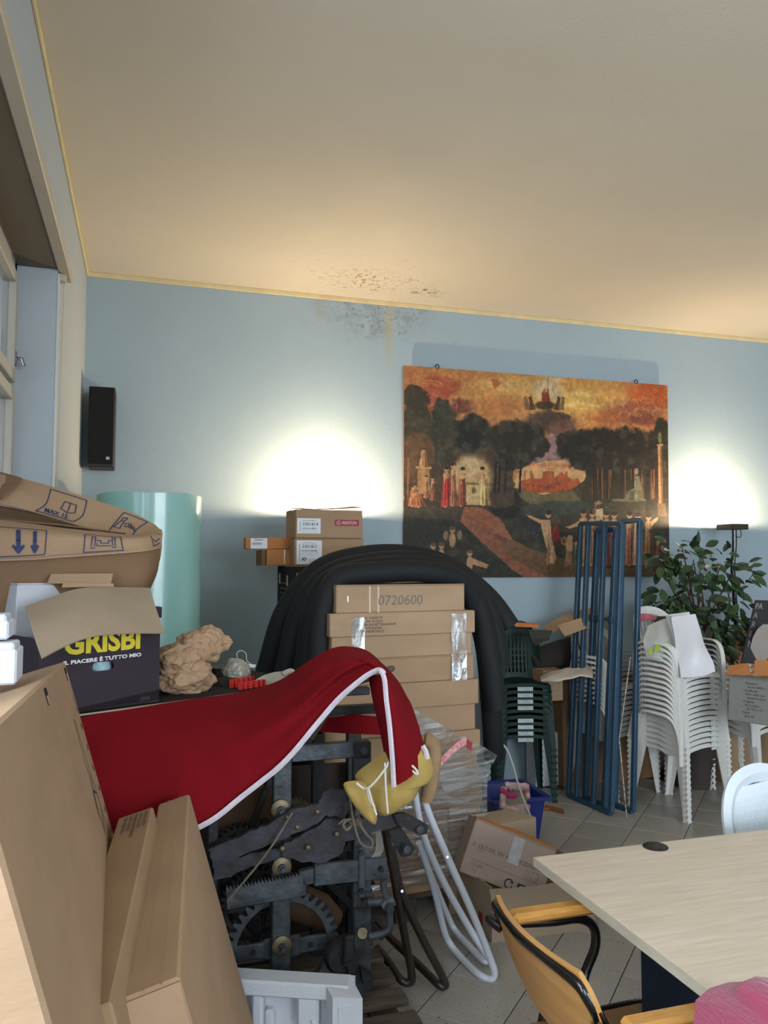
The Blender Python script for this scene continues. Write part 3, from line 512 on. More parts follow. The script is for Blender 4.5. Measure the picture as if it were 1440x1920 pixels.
def armchair(name, label):     # local: faces +X, arms along X at y = +-.235
    t = thing(name, label, 'chair'); ys = .212
    def ply(z0, z1, x0, x1, c, n=12):  # curved back plate with rounded outline
        rows = []
        for i in range(9):
            v = i/8; hw = .225*(1-max(0, abs(v-.5)*2-.35)**2.2*.42); row = []
            for j in range(n+1):
                s = -1+2*j/n; row.append((x0+(x1-x0)*v-c*(1-s*s)*(1)+.0, s*hw, z0+(z1-z0)*v))
            rows.append(row)
        return rows
    part('backrest', MB().grid(ply(.555, .755, .03, -.035, .03), .011), PLY, t, False)
    rows = []
    for i in range(9):
        u = i/8; hw = .20*(1-.12*max(0, u-.7)/.3*max(0, u-.7)/.3) if u < .9 else .185; row = []
        for j in range(11):
            s = -1+2*j/10; row.append((.06+.40*u, s*hw, .435-.012*(1-s*s)+.012*(u-.4)**2*2-.03*max(0, u-.85)*4*.5))
        rows.append(row)
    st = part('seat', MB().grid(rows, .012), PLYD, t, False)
    for x, y in ((.38, .13), (.38, -.13), (.14, .13), (.14, -.13)): part('screw', MB().cyl((x, y, .425), (x, y, .4345), .006, 10), STEEL, st, False)
    bt = [(.115, ys, .50), (.05, ys, .58), (-.005, ys, .68), (-.022, ys*.97, .712), (-.035, ys*.86, .735), (-.052, ys*.4, .742), (-.06, 0, .742)]
    part('back_tube', MB().tube(spl(bt+[(x, -y, z) for x, y, z in bt[-2::-1]], 6), .0125, 12), BLK, t, False)
    for s in (1, -1):
        y = .245*s
        part('arm_frame', MB().tube(spl([(-.01, ys*s, .665), (-.025, y, .675), (.02, y, .66), (.14, y, .648), (.22, y, .645), (.262, y, .62), (.268, y, .57), (.235, y, .50), (.20, ys*s, .43)], 7), .0125, 12), BLK, t, False)
        a = part('armrest', MB().obox((.03, y-.024, .657), (.235, 0, 0), (0, .048, 0), (0, 0, .028), .009), ARMW, t, False)
        part('leg', MB().tube(spl([(.115, ys*s, .50), (.14, ys*s, .45), (.2, ys*s, .428), (.36, ys*s, .428), (.42, ys*s, .41), (.445, ys*s, .34), (.46, y, 0.0)], 6), .0125, 12), BLK, t, False)
        part('leg', MB().tube(spl([(.115, ys*s, .50), (.09, ys*s, .40), (.0, y, .0)], 6), .0125, 12), BLK, t, False)
    part('cross_tube', MB().tube([(.2, -ys, .428), (.2, ys, .428)], .011, 10), BLK, t, False)
    return t
ac = armchair('armchair', 'beech plywood armchair on black tube frame pulled up to the pale desk')
ac.location = (.855, 1.60, 0)
ac2 = clone(ac, (1.06, 1.005, 0), .03, 'second armchair carrying the pink knitted garment, cut off by the picture edge')
# pink knitted garment folded over the second chair's back
o = V((1.06, 1.005, 0)); t = thing('knitted_garment', 'pink ribbed knitted garment folded over an armchair back beside the desk', 'clothing', o+V((0, 0, .76)))
def fold(dx, zt, y0, y1, zl, zr, bul, seed, xo=0.0):
    rows = []
    for i in range(15):
        u = i/14; row = []
        for j in range(17):
            v = j/16; y = y1+(y0-y1)*v; a = u*math.pi
            if .32 < u < .68: k = (u-.32)/.36*math.pi; x = -.03-dx*math.cos(k); z = zt+.022*math.sin(k)
            elif u <= .32: x = -.03-dx-.012*(1-u/.32)-bul*math.sin(u/.32*3.1); z = zt-(zl)*(1-u/.32)
            else: x = -.03+dx+.012*((u-.68)/.32)+bul*math.sin((u-.68)/.32*3.1); z = zt-zr*((u-.68)/.32)
            z -= .008*abs(2*v-1)**8; x += .005*noise.noise(V((u*3, v*4, seed))); z += .004*noise.noise(V((u*3+5, v*5, seed)))
            row.append(o+V((x+xo, y, z)))
        rows.append(row)
    return rows
part('lower_fold', MB().grid(fold(.066, .765, -.22, .236, .34, .30, .006, 2), .012), PINK, t)
part('upper_fold', MB().grid(fold(.036, .797, -.21, .188, .020, .06, .001, 9, .014), .010), PINK, t)

# ---------------------------------------------------------------- white monobloc chairs
def mono_parts(slats_joined, green=False):
    out = []; hw = .215
    rows = []
    prof = [(.19, .418), (.10, .412), (0, .412), (-.10, .42), (-.17, .432), (-.205, .430), (-.222, .425), (-.234, .413), (-.248, .392)]
    xs = [(-1.04, -.055), (-1.03, -.02), (-1.0, -.004), (-.92, .003), (-.6, -.004), (-.2, -.008), (.2, -.008), (.6, -.004), (.92, .003), (1.0, -.004), (1.03, -.02), (1.04, -.055)]
    for y, z in prof:
        row = []
        for s, dz in xs:
            ww = hw*(1-.10*(y+.2)/.4); zz = z+dz
            if z < .42: zz = z+ (.022*(1-s*s) if abs(s) < 1 else 0)-(.02 if abs(s) > .95 else 0)
            row.append((s*ww, y, zz))
        rows.append(row)
    out.append(('seat', MB().grid(rows, .004)))
    # arch back
    def arch(k): # k 0..1 left to right
        a = math.pi*(1-k); x = math.cos(a)*.225; return x
    if not green:
        ap = [(-.235, .10, .60), (-.238, .165, .68), (-.215, .215, .755), (-.13, .262, .815), (0, .28, .835), (.13, .262, .815), (.215, .215, .755), (.238, .165, .68), (.235, .10, .60)]
        bm = MB(); sp = spl(ap, 5); rr = []
        for i, p in enumerate(sp):
            c = V((0, .12, .55)); din = (c-p).normalized(); din.y *= .3; rr.append([p, p+din*.032+V((0, .006, 0)), p+din*.062+V((0, .0, 0))])
        bm.grid(rr, .006); out.append(('backrest', bm)); sl = []
        for x in (-.15, -.10, -.05, 0, .05, .10, .15):
            zt = .775-.9*x*x*1.6; b = MB(); b.bar((x*.95, .185, .415), (x, .255-abs(x)*.22, zt), .028, .005, (0, 1, 0), .0015); sl.append(b)
        for s in (-1, 1):
            path = spl([(.232*s, .19, .42), (.238*s, .18, .53), (.246*s, .13, .612), (.262*s, .05, .632), (.272*s, -.07, .63), (.272*s, -.15, .622), (.264*s, -.205, .585), (.252*s, -.235, .50), (.245*s, -.24, .40), (.25*s, -.245, .33)], 5); r = []
            for i, p in enumerate(path):
                tg = (path[min(i+1, len(path)-1)]-path[max(i-1, 0)]).normalized(); ax = V((s, 0, 0)); nn = ax.cross(tg)*(1 if s > 0 else -1); nn = -nn if nn.dot(V((0, 1, -1))) < 0 else nn
                wd = .024 if i > 9 else .012+.0013*i
                r.append([p-ax*wd, p, p+ax*wd*.9, p+ax*wd+nn*.005, p+ax*wd+nn*.012])
            out.append(('armrest', MB().grid(r, .004)))
    else:
        rows = []
        for i in range(9):
            v = i/8; z = .42+.40*v; hwv = .205*(1-.05*v) if v < .7 else .205*(1-.05*v-.9*(v-.7)**2*3); row = []
            for j in range(13):
                s = -1+2*j/12; row.append((s*hwv, .185+.085*v-.05*abs(s)**3-(.02 if abs(s) > .95 else 0), z+(0 if v < .9 else .0)-(.05*abs(s)**4*max(0, v-.6)/.4)))
            rows.append(row)
        fr = MB(); full = rows
        for j0, j1 in ((0, 3), (9, 12)): fr.grid([r[j0:j1+1] for r in full], .005)
        fr.grid([r[3:10] for r in full[7:9]], .005); fr.grid([r[3:10] for r in full[0:2]], .005); fr.grid([r[3:10] for r in full[4:5]]+[[V(p)+V((0, 0, .012)) for p in full[4][3:10]]], .005)
        out.append(('backrest', fr)); sl = []
        for k in range(6):
            s = -.42+.168*k; b = MB(); b.bar((s*.2, .188, .46), (s*.2, .262, .78), .016, .005, (0, 1, 0), .001); sl.append(b)
    if slats_joined:
        m = out[1][1]
        for b in sl: m.add(b.v, b.f)
    else: out += [('slat', b) for b in sl]
    for sx, sy in ((-1, -1), (1, -1), (-1, 1), (1, 1)):
        tx, ty, bx, by = (.222, .222, .252, .275) if sy < 0 else (.20, .185, .228, .29)
        b = MB(); L = lambda w: [(0, 0), (-w, 0), (-w*.96, .005), (-.006, .006), (-.005, w*.9), (0, w*.9)]
        top = [(sx*(tx+p[0]), sy*(ty-p[1]), .42 if sy < 0 else .43) for p in L(.075)]; mid = [(sx*((tx+bx)/2+.002+p[0]), sy*((ty+by)/2-p[1]), .2) for p in L(.056)]; bot = [(sx*(bx+p[0]), sy*(by-p[1]), 0) for p in L(.04)]
        vs = top+mid+bot; fs = [tuple(range(6)), tuple(range(17, 11, -1))]
        for k in (0, 6):
            for i in range(6): fs.append((k+i, k+(i+1) % 6, k+6+(i+1) % 6, k+6+i))
        b.add(vs, fs)
        b.obox((sx*(bx+.004), sy*(by+.005), 0), (-sx*.046, 0, 0), (0, -sy*.009, 0), (0, 0, .014), .002).obox((sx*(bx+.004), sy*(by+.005), 0), (-sx*.009, 0, 0), (0, -sy*.046, 0), (0, 0, .014), .002)
        out.append(('leg', b))
    for n, b in out: b.v = [(x*(.78 if green else .90), y*(.62 if green else .80), z) for x, y, z in b.v]
    return [(n, b.mesh(n)) for n, b in out]
MONO_TOP, MONO_IN, GREEN_TOP, GREEN_IN = mono_parts(False), mono_parts(True), mono_parts(False, True), mono_parts(True, True)
stk = MB().box((.06, -.201, .392), (.105, -.1965, .406)).mesh('sticker'); stk2 = MB().box((-.052, -.158, .386), (.05, -.153, .412)).mesh('tape_patch')
for me in (stk,): me.materials.append(LAB)
lt = mat('tape_label', (176, 190, 192), .18, var=.25, vs=40, coat=.6); stk2.materials.append(lt)
def build_chair(parts, m, name, label, loc, rz, group, sticker=None):
    t = thing(name, label, 'chair', loc, rz, group)
    for n, me in parts: part(n, me, m, t, False)
    if sticker: part(sticker.name.split('.')[0], sticker, None, t, False)
    return t
ORD = ['lowest', 'second', 'third', 'fourth', 'fifth', 'sixth', 'seventh', 'eighth', 'ninth', 'tenth', 'eleventh', 'twelfth', 'thirteenth']
def stack(name, x, y, rz, n, pitch, m, ptop, pin, lab_top, lab_in, group, sticker=None, z0=0, skip=()):
    first = None
    for k in range(n):
        z = z0+k*pitch
        if k == n-1: build_chair(ptop, m, name, lab_top, (x, y, z), rz, group, sticker)
        elif first is None: first = build_chair(pin, m, name, 'lowest '+lab_in, (x, y, z), rz, group, sticker)
        elif k in skip: build_chair(pin, m, name, ORD[k]+' from below '+lab_in, (x, y, z), rz, group)
        else: clone(first, (x, y, z), rz, ORD[k]+' from below '+lab_in, group)
yw = math.radians(17)
# front stack: front-left leg foot at (3.12, 4.08)
fx, fy = 3.12, 4.08; ox, oy = -.227, -.22; R = lambda x, y: (x*math.cos(yw)-y*math.sin(yw), x*math.sin(yw)+y*math.cos(yw))
dx, dy = R(ox, oy); SX, SY = fx-dx, fy-dy
stack('plastic_armchair', SX, SY, yw, 14, .033, WPL, MONO_TOP, MONO_IN, 'topmost white plastic armchair of the tall front stack, carrying a white bag', 'white plastic armchair in the front stack under the white bag', 'front stack of white plastic armchairs', stk, 0, (6, 7))
stack('plastic_armchair', 2.94-dx, 4.56-dy, yw, 10, .033, WPL, MONO_TOP, MONO_IN, 'topmost white plastic armchair of the stack behind the blue steel frames', 'white plastic armchair in the stack behind the blue frames', 'stack of white plastic armchairs behind the blue frames')
q2 = PZ(1425, 1497); stack('plastic_armchair', q2.x-dx+.0, q2.y-dy, yw, 6, .04, WPL, MONO_TOP, MONO_IN, 'topmost white plastic armchair of the short right stack, under grey carton', 'white plastic armchair in the short stack under grey carton', 'short right stack of white plastic armchairs', None)
stack('plastic_armchair', SX+.60, SY+.56, yw+.1, 11, .04, WPL, MONO_TOP, MONO_IN, 'topmost white plastic armchair of the rear stack in front of the plant', 'white plastic armchair in the rear stack before the plant', 'rear stack of white plastic armchairs')
# green stack
yg = math.radians(-15); gx, gy = .197*math.cos(yg)+.17*math.sin(yg), .197*math.sin(yg)-.17*math.cos(yg); stack('plastic_chair', 2.585-gx, 4.677-gy, yg, 9, .041, GPL, GREEN_TOP, GREEN_IN, 'topmost dark green armless plastic chair of the stack beside the black tubes', 'dark green plastic chair in the stack beside the black tubes', 'stack of dark green plastic chairs', stk2, 0, (4,))

# round-backed white chair behind the desk
c = P(1478, 1560, 2.75); t = thing('garden_chair', 'white plastic chair with rounded perforated back standing behind the desk', 'chair', (c.x, c.y, 0), .25)
ar = spl([(-.235, .0, .42), (-.25, .06, .58), (-.225, .10, .70), (-.14, .13, .785), (0, .14, .815), (.14, .13, .785), (.225, .10, .70), (.25, .06, .58), (.235, .0, .42)], 6)
r = [[p, p+V((0, -.012, 0))+(V((0, .1, .56))-p).normalized()*.025, p+V((0, 0, 0))+(V((0, .1, .56))-p).normalized()*.055] for p in ar]
part('back_frame', MB().grid(r, .012), WPLB, t, False)
pr = [[(s*.195*(1-.25*max(0, v-.5)), .02+.105*v-.01*(1-s*s), .44+.315*v) for s in np.linspace(-1, 1, 9)] for v in np.linspace(0, 1, 8)]
bp = part('back_panel', MB().grid(pr, .004), WPLB, t, False)
nb = MB()
for i in range(14):
    for j in range(13):
        s = -1+2*(j+.5*(i % 2))/12.5; v = (i+.5)/14
        if abs(s) > .96 or (v > .8 and abs(s) > .75): continue
        cx, cy, cz = s*.19*(1-.25*max(0, v-.5)), .02+.105*v-.01*(1-s*s), .44+.315*v
        nb.add([(cx-.009, cy-.001, cz), (cx, cy-.001, cz-.007), (cx+.009, cy-.001, cz), (cx, cy-.001, cz+.007), (cx, cy-.008, cz)], [(0, 1, 4), (1, 2, 4), (2, 3, 4), (3, 0, 4)])
part('embossed_pattern', nb, WPLB, t, False, kind='stuff')
part('seat', MB().grid([[(s*.22, y, z+.006*s*s) for s in np.linspace(-1, 1, 9)] for y, z in ((.03, .425), (-.1, .42), (-.25, .425), (-.36, .43), (-.385, .415), (-.39, .37))], .005), WPLB, t, False)
for sx, sy in ((-1, -1), (1, -1), (-1, 1), (1, 1)):
    y0 = -.36 if sy < 0 else .0; part('leg', MB().bar((sx*.2, y0, .42), (sx*.245, y0+sy*.04, 0), .045, .035, (0, 1, 0), .006), WPLB, t, False)

# ---------------------------------------------------------------- blue steel frames
def steel_frame(label, BLp, BRp, zl, zr, lean, bars, wd=.028, tie=None):
    A = PZ(*BLp); B = PZ(*BRp); t = thing('steel_frame', label, 'frame', A, 0, 'blue steel frames leaning together'); d = B-A; L = d.length; e = d.normalized(); n = V((-e.y, e.x, 0)); ln = V(lean)
    for k in bars:
        b0 = A+d*k; z = zl+(zr-zl)*k; x0 = b0+V((0, 0, wd/2)); part('upright', MB().bar(x0, b0+ln+V((0, 0, z-wd/2)), wd, wd, e, .003), BLUEM, t)
    part('bottom_rail', MB().bar(A+V((0, 0, wd/2)), B+V((0, 0, wd/2)), wd, wd, (0, 0, 1), .003), BLUEM, t)
    part('top_rail', MB().bar(A+ln+V((0, 0, zl-wd/2)), B+ln+V((0, 0, zr-wd/2)), wd, wd, (0, 0, 1), .003), BLUEM, t)
    if tie:
        z, k0, k1 = tie; f = z/zl; a = A+d*k0+ln*f+V((0, 0, z)); b = A+d*k1+ln*f+V((0, 0, z)); tb = part('tie_bar', MB().bar(a-e*.03, b+e*.03, .02, .02, (0, 0, 1), .003), BLUEM, t)
        for q3 in (a, b): part('clamp', MB().obox(q3-e*.022-V((0, 0, .025))-n*.024, e*.044, n*.048, V((0, 0, .05)), .004), BLUEM, tb)
    return t
steel_frame('leftmost tall blue steel frame with four uprights leaning before the painting', (1066, 1495), (1146, 1530), 1.84, 1.82, (.19, .11, 0), (0, .2, .6, 1), .03)
steel_frame('rightmost narrow blue steel frame, standing beside the front chair stack', (1154, 1514), (1187, 1526), 1.84, 1.845, (.16, .10, 0), (0, 1), .03)
steel_frame('middle blue steel frame with clamped tie bar, wider uprights, between the others', (1098, 1502), (1134, 1518), 1.79, 1.79, (.19, .105, 0), (0, 1), .036, (1.18, 0, 1))
r0 = PZ(1175, 1534); single('metal_rod', MB().tube([r0+V((0, 0, .003)), P(1161, 1385, 4.92), P(1182, 1232, 5.05)], .0042, 8), mat('rusty_rod', (176, 170, 160), .5, .2, var=.5, vs=60, dark=(80, 66, 56)), 'thin worn metal rod leaning beside the blue steel frames', 'rod')

# ---------------------------------------------------------------- potted fig behind the stacks
def plant():
    b = V((3.70, 4.78, 0)); t = thing('potted_fig', 'bushy leafy potted fig standing by the wall behind white chairs', 'plant', b)
    pr = [(.14, 0), (.175, .28), (.185, .30), (.185, .33), (.165, .33), (.16, .29)]
    mb = MB(); mb.tube([b+V((0, 0, z)) for r, z in pr], [r for r, z in pr], 24); part('pot', mb, POT, t)
    blobs = [(1268, 1040, 4.72, .13, .12), (1300, 1050, 4.66, .16, .16), (1240, 1060, 4.70, .10, .09), (1372, 1075, 4.74, .17, .20), (1350, 1060, 4.8, .10, .12), (1265, 1110, 4.7, .16, .15), (1315, 1120, 4.62, .18, .18), (1375, 1120, 4.72, .14, .15), (1245, 1140, 4.75, .10, .06), (1280, 1150, 4.7, .14, .06), (1345, 1160, 4.64, .16, .14), (1375, 1180, 4.7, .14, .12), (1340, 1205, 4.62, .12, .12), (1368, 1215, 4.62, .12, .10), (1305, 1085, 4.8, .16, .2), (1278, 1023, 4.72, .05, .06)]
    rnd = random.Random(11); leafm = []
    for k in range(3):
        L = .085+.012*k; wv = .021+.003*k; rows = []
        for i in range(6):
            u = i/5; hw = wv*math.sin(math.pi*min(1, u*.97+.03))**.8; rows.append([(-hw, u*L, .006*0-.02*u*u+.006), (0, u*L, -.02*u*u), (hw, u*L, -.02*u*u+.006)])
        leafm.append(MB().grid(rows, 0).mesh('leaf'))
    for me in leafm: me.materials.append(LEAF)
    ld = []
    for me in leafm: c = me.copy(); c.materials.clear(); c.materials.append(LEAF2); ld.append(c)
    trunk = b+V((0, 0, .32)); fork = PY(1312, 1190, 4.75)
    part('trunk', MB().tube(spl([trunk, trunk.lerp(fork, .5)+V((.02, 0, 0)), fork], 6), [.02]*13, 8), BARK, t)
    tot = 0
    for bi, (px, py, Y, rx, rz) in enumerate(blobs):
        c = PY(px, py, Y); mid = fork.lerp(c, .55)+V((rnd.uniform(-.05, .05), 0, .04)); sp = spl([fork, mid, c], 6)
        part('branch', MB().tube(sp, [.009-.0055*i/(len(sp)-1) for i in range(len(sp))], 6), BARK, t)
        n = int(9+110*rx*rz*4*1.6); n = min(n, 24)
        for k in range(n):
            if tot >= 292: break
            while True:
                o = V((rnd.uniform(-1, 1), rnd.uniform(-1, 1), rnd.uniform(-1, 1)))
                if o.length < 1: break
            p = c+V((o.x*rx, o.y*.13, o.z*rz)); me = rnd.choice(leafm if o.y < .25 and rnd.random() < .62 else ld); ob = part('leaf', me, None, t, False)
            dirn = (p-c+V((rnd.uniform(-.1, .1), rnd.uniform(-.12, .02), rnd.uniform(-.12, .03)))).normalized(); z = V((rnd.uniform(-.5, .5), -.6, rnd.uniform(.1, 1))).normalized(); x = dirn.cross(z).normalized(); z = x.cross(dirn)
            s = rnd.uniform(.85, 1.3); M = Matrix(((x.x, dirn.x, z.x, p.x), (x.y, dirn.y, z.y, p.y), (x.z, dirn.z, z.z, p.z), (0, 0, 0, 1)))
            ob.matrix_parent_inverse = Matrix.Translation(-b); ob.matrix_basis = M @ Matrix.Scale(s, 4); tot += 1
plant()

# ---------------------------------------------------------------- odds and ends on the right
def sheet(name, pts_rows, t, m, label, cat, group=None, nu=4, nv=4): return single(name, MB().grid(surf(pts_rows, nu, nv), t), m, label, cat, group)
# white paper bag on the front stack
topz = 13*.033+.43
t = thing('paper_bag', 'glossy white paper bag leaning on the front chair stack seat', 'bag', P(1300, 1265, 4.86))
d0 = 4.80
A, B, C, D = P(1259, 1157, d0+.12), P(1304, 1151, d0+.12), P(1340, 1258, d0-.05), P(1277, 1270, d0-.07)
rows = [[A.lerp(B, s/5)+V((.012*noise.noise(V((s, 0, 1))), 0, 0)) for s in range(6)]]
for k in range(1, 8): rows.append([A.lerp(D, k/7).lerp(B.lerp(C, k/7), s/5)-fw*(.045*math.sin(math.pi*s/5)*min(1, k/3))+V((.008*noise.noise(V((s*1.3, k, 3))), .02*noise.noise(V((s*1.1, k*.9, 4))), .006*noise.noise(V((s, k, 5))))) for s in range(6)])
part('front_panel', MB().grid(surf(rows, 2, 2), .002), BAGW, t)
bk = [[p+fw*.10+V((.0, 0, 0)) for p in r] for r in rows]; part('back_panel', MB().grid(surf(bk, 2, 2), .002), BAGW, t)
part('side_gusset', MB().grid(surf([[rows[k][0], rows[k][0].lerp(bk[k][0], .5)+rt*.02, bk[k][0]] for k in range(8)], 2, 2), .002), BAGW, t)
part('bottom_fold', MB().grid(surf([[p, p.lerp(q, .5)+V((0, 0, -.006)), q] for p, q in zip(rows[-1], bk[-1])], 2, 2), .002), BAGW, t)
pbm = clear_film('polybag_clear', .8, .26, (0, 0, 0), (9, 9, 9))
t = thing('plastic_carrier', 'crumpled translucent bag with lime print behind the white paper bag', 'bag', P(1240, 1210, 4.95))
pr = [[P(1212, 1172, 5.0), P(1240, 1163, 5.0), P(1262, 1160, 5.0)], [P(1208, 1205, 4.92), P(1238, 1200, 4.88), P(1266, 1200, 4.92)], [P(1212, 1232, 4.9), P(1245, 1238, 4.84), P(1272, 1245, 4.9)]]
bgm = bpy.data.materials.new('translucent_bag'); bgm.use_nodes = True; _t = bgm.node_tree; _b = _t.nodes['Principled BSDF']; _b.inputs['Base Color'].default_value = (.55, .56, .54, 1); _b.inputs['Roughness'].default_value = .35; _b.inputs['Alpha'].default_value = .62
sf = part('film', MB().grid([[p+V((0, .03*noise.noise(p*9), .01*noise.noise(p*13))) for p in r] for r in surf(pr, 4, 4)], .0015), bgm, t)
ex = (pr[1][2]-pr[1][0]).normalized(); ez = (pr[0][1]-pr[2][1]).normalized(); lg = MB(); b0 = P(1214, 1222, 4.84)
for cx, cy, rx in ((.02, .0, .014), (.06, .018, .016), (.10, .005, .014), (.13, .04, .012)): lg.puff([b0+ex*(cx+rx*math.cos(a))+ez*(cy+rx*1.5*math.sin(a)+rx*.6*math.cos(a)) for a in np.linspace(0, 6.283, 13)[:-1]], .0015, .0005, -fw, 2)
part('printed_mark', lg, INKG, t)
# poster board at the right edge
a, b2, c2, d2 = P(1418, 1125, 5.45), P(1475, 1127, 5.62), P(1450, 1246, 5.35), P(1391, 1243, 5.18)
t = thing('poster', 'dark poster board with pale capital letters leaning at the right edge', 'poster', d2); ex = (b2-a).normalized(); ez = (a-d2).normalized(); nn = ex.cross(ez).normalized()
part('board', MB().poly3([d2, c2, b2, a], -nn*.012), CARDP, t)
w0 = (b2-a).length; h0 = (a-d2).length
for i, (s, x) in enumerate((('PA', .004), ('A', .006), ('R', .008), ('I', .012), ('N', .014))): txt(s, .068, POSTL if i < 1 else POSTG, t, a-ez*(.075+i*.078)+ex*x, ex, ez, bold=.002)
lines(t, a, ex, ez, [(0, -.09-.078*i, .2, -.09-.078*i) for i in range(5)], .003, INK)
pg = MB(); pg.puff([P(1428+22*math.cos(k), 1210+38*math.sin(k)-14*math.cos(k), 5.27) for k in np.linspace(0, 6.28, 14)[:-1]], .003, .001, nn, 2); part('printed_figure', pg, POSTL, t)
# cartons near the right stack
e1 = V((math.cos(.1), math.sin(.1), 0)); Z1 = V((0, 0, 1))
carton('storage_carton', 'orange-brown carton on the floor behind the plant, below the poster', V((3.95, 4.78, .62)), e1, Z1, .75, .3, .42, CARDO)
carton('storage_carton', 'brown carton carrying the orange-brown carton behind the plant', V((3.95, 4.78, 0)), e1, Z1, .75, .3, .615, CARD)
s0 = P(1364, 1335, 4.72); ex = (P(1450, 1352, 4.55)-P(1364, 1290, 4.72)).normalized()
A = P(1358, 1268, 4.66); B = P(1462, 1280, 4.5); Cc = P(1478, 1352, 4.45); D = P(1378, 1352, 4.6); ex = (B-A).normalized(); ez = (A-D); hh = ez.length; ez = (ez-ex*ez.dot(ex)).normalized()
t, O, ex_, ey_, ez_ = carton('grey_carton', 'grey printed carton lying tilted on the short right chair stack', D-ex*.04, ex, ez, .40, .30, hh*.97, KRAFTG, None, True, None, 'box', False)
for i, s in enumerate(('Newport', 'Series 5000 x', 'Handbook', '230 x 400 cod.', 'Stand N 5514', 'Original', 'Al 2 p.lato', 'Gr 4.5 x 12', 'Nota', 'Box 02')): txt(s, .018, INK, t, O+ez_*(hh*.97-.03-.021*i)+ex_*(.09+.012*math.sin(i*2.1)), ex_, ez_)
for i, (x0, x1, dd) in enumerate(((1362, 1408, 4.78), (1413, 1470, 4.78))):
    A = P(x0, 1268, dd); B = P(x1, 1265, dd); C = P(x1-4, 1243 if i == 0 else 1238, dd+.10); D = P(x0+2, 1248 if i == 0 else 1238, dd+.10)
    single('cardboard_flap', MB().grid([[D, C], [A, B]], .004), CARDO, ['small orange-brown cardboard piece upright behind the grey carton', 'wider orange-brown cardboard piece at the right edge above grey carton'][i], 'cardboard')
# dark board behind the paper bag and a small pink wrapper
A = P(1226, 1156, 5.25); B = P(1305, 1156, 5.3); C = P(1342, 1232, 5.12); D = P(1250, 1236, 5.1); single('dark_board', MB().poly3([A, D, C, B], fw*.02), mat('dark_grey_board', (58, 54, 54), .8), 'dark grey stiff board leaning between bag and plant', 'board')
A = [[P(1188, 1166, 5.2), P(1205, 1150, 5.2), P(1232, 1156, 5.2)], [P(1190, 1172, 5.15), P(1208, 1163, 5.12), P(1230, 1162, 5.15)]]; sheet('pink_wrapper', A, .002, mat('pink_film', (200, 96, 120), .3, var=.3, vs=20), 'small pink and white wrapper behind the chair backs', 'wrapper')

# ---------------------------------------------------------------- heap between the green chairs and the blue frames (on a low pile of cartons)
e = V((math.cos(.06), math.sin(.06), 0))
def pile(label, x0, y0, x1, y1, d, dep, m, **k):
    A = P(x0, y1, d); Bx = (x1-x0)/F*d/ (e.dot(rt)); h = (y1-y0)/F*d; return carton('storage_carton', label, A, e, Z1, Bx, dep, h, m, **k)
A = P(985, 1475, 5.35)
t, O, ex, ey, ez = carton('storage_carton', 'white carton standing on the floor behind the green chair legs', V((PZ(1000, 1474).x, PZ(1000, 1474).y-.04, 0)), e, Z1, .30, .13, .36, CARDW)
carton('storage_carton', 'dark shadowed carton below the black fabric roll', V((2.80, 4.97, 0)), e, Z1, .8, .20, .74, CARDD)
t, O, ex, ey, ez = carton('storage_carton', 'brown carton with printed square beside the green chair stack', P(1019, 1316, 5.3), e, Z1, .155, .2, .205, CARD)
lines(t, O, ex, ez, rect_segs(.07, .07, .12, .12)+[(.03, .16, .05, .16), (.04, .16, .04, .185), (.03, .185, .05, .185)], .003, INKS)
ra = P(1006, 1246, 5.52); rb = P(1066, 1222, 5.62); single('fabric_roll', MB().tube(spl([ra-V((.05, 0, .015)), ra, ra.lerp(rb, .5)+V((0, 0, .01)), rb, rb+V((.06, .03, .01))], 5), [.075, .085]+[.098]*17+[.09, .08], 18), CLOTHK, 'roll of dark brown-black fabric behind the green chairs', 'fabric')
A = [[P(1012, 1268, 5.25), P(1045, 1256, 5.25), P(1085, 1250, 5.3), P(1110, 1246, 5.3)], [P(1014, 1276, 5.1), P(1045, 1272, 5.05), P(1080, 1268, 5.1), P(1112, 1266, 5.15)]]
single('folded_sheet', MB().grid([[p+V((0, 0, .018*noise.noise(p*12))) for p in r] for r in surf(A, 5, 6)], .012), CLOTHW, 'crumpled pale fabric sheet beneath the dark fabric roll', 'fabric')
A = [[P(1014, 1178, 5.5), P(1045, 1160, 5.52), P(1085, 1144, 5.55), P(1130, 1136, 5.6)], [P(1034, 1185, 5.35), P(1060, 1174, 5.37), P(1098, 1158, 5.4), P(1138, 1154, 5.45)]]; sheet('cardboard_sheet', A, .004, CARD2, 'large curved flattened cardboard sheet behind the blue frames', 'cardboard', None, 3, 5)
A = [[P(1045, 1172, 5.34), P(1090, 1158, 5.34)], [P(1059, 1193, 5.28), P(1100, 1178, 5.3)]]; sheet('cardboard_sheet', A, .004, CARD, 'small cardboard sheet with diagonal edge lying on black roll', 'cardboard')
A = P(990, 1180, 5.3); t = thing('grey_tray', 'grey open cardboard tray lying behind the green chair back', 'box', A)
part('front_panel', MB().grid([[P(990, 1180, 5.3), P(1036, 1182, 5.28)], [P(996, 1198, 5.2), P(1030, 1198, 5.2)]], .004), CARDG, t); part('base_panel', MB().grid([[P(996, 1199, 5.2), P(1032, 1199, 5.2)], [P(1004, 1210, 5.1), P(1024, 1200, 5.1)]], .004), CARDG, t)
single('wood_offcut', MB().poly3([P(964, 1168, 5.35), P(1011, 1171, 5.35), P(1010, 1177, 5.33), P(966, 1175, 5.33)], fw*.05), mat('splintered_wood', (190, 116, 62), .8, var=.3, vs=20), 'splintered orange wood offcut above the green chair back', 'wood')
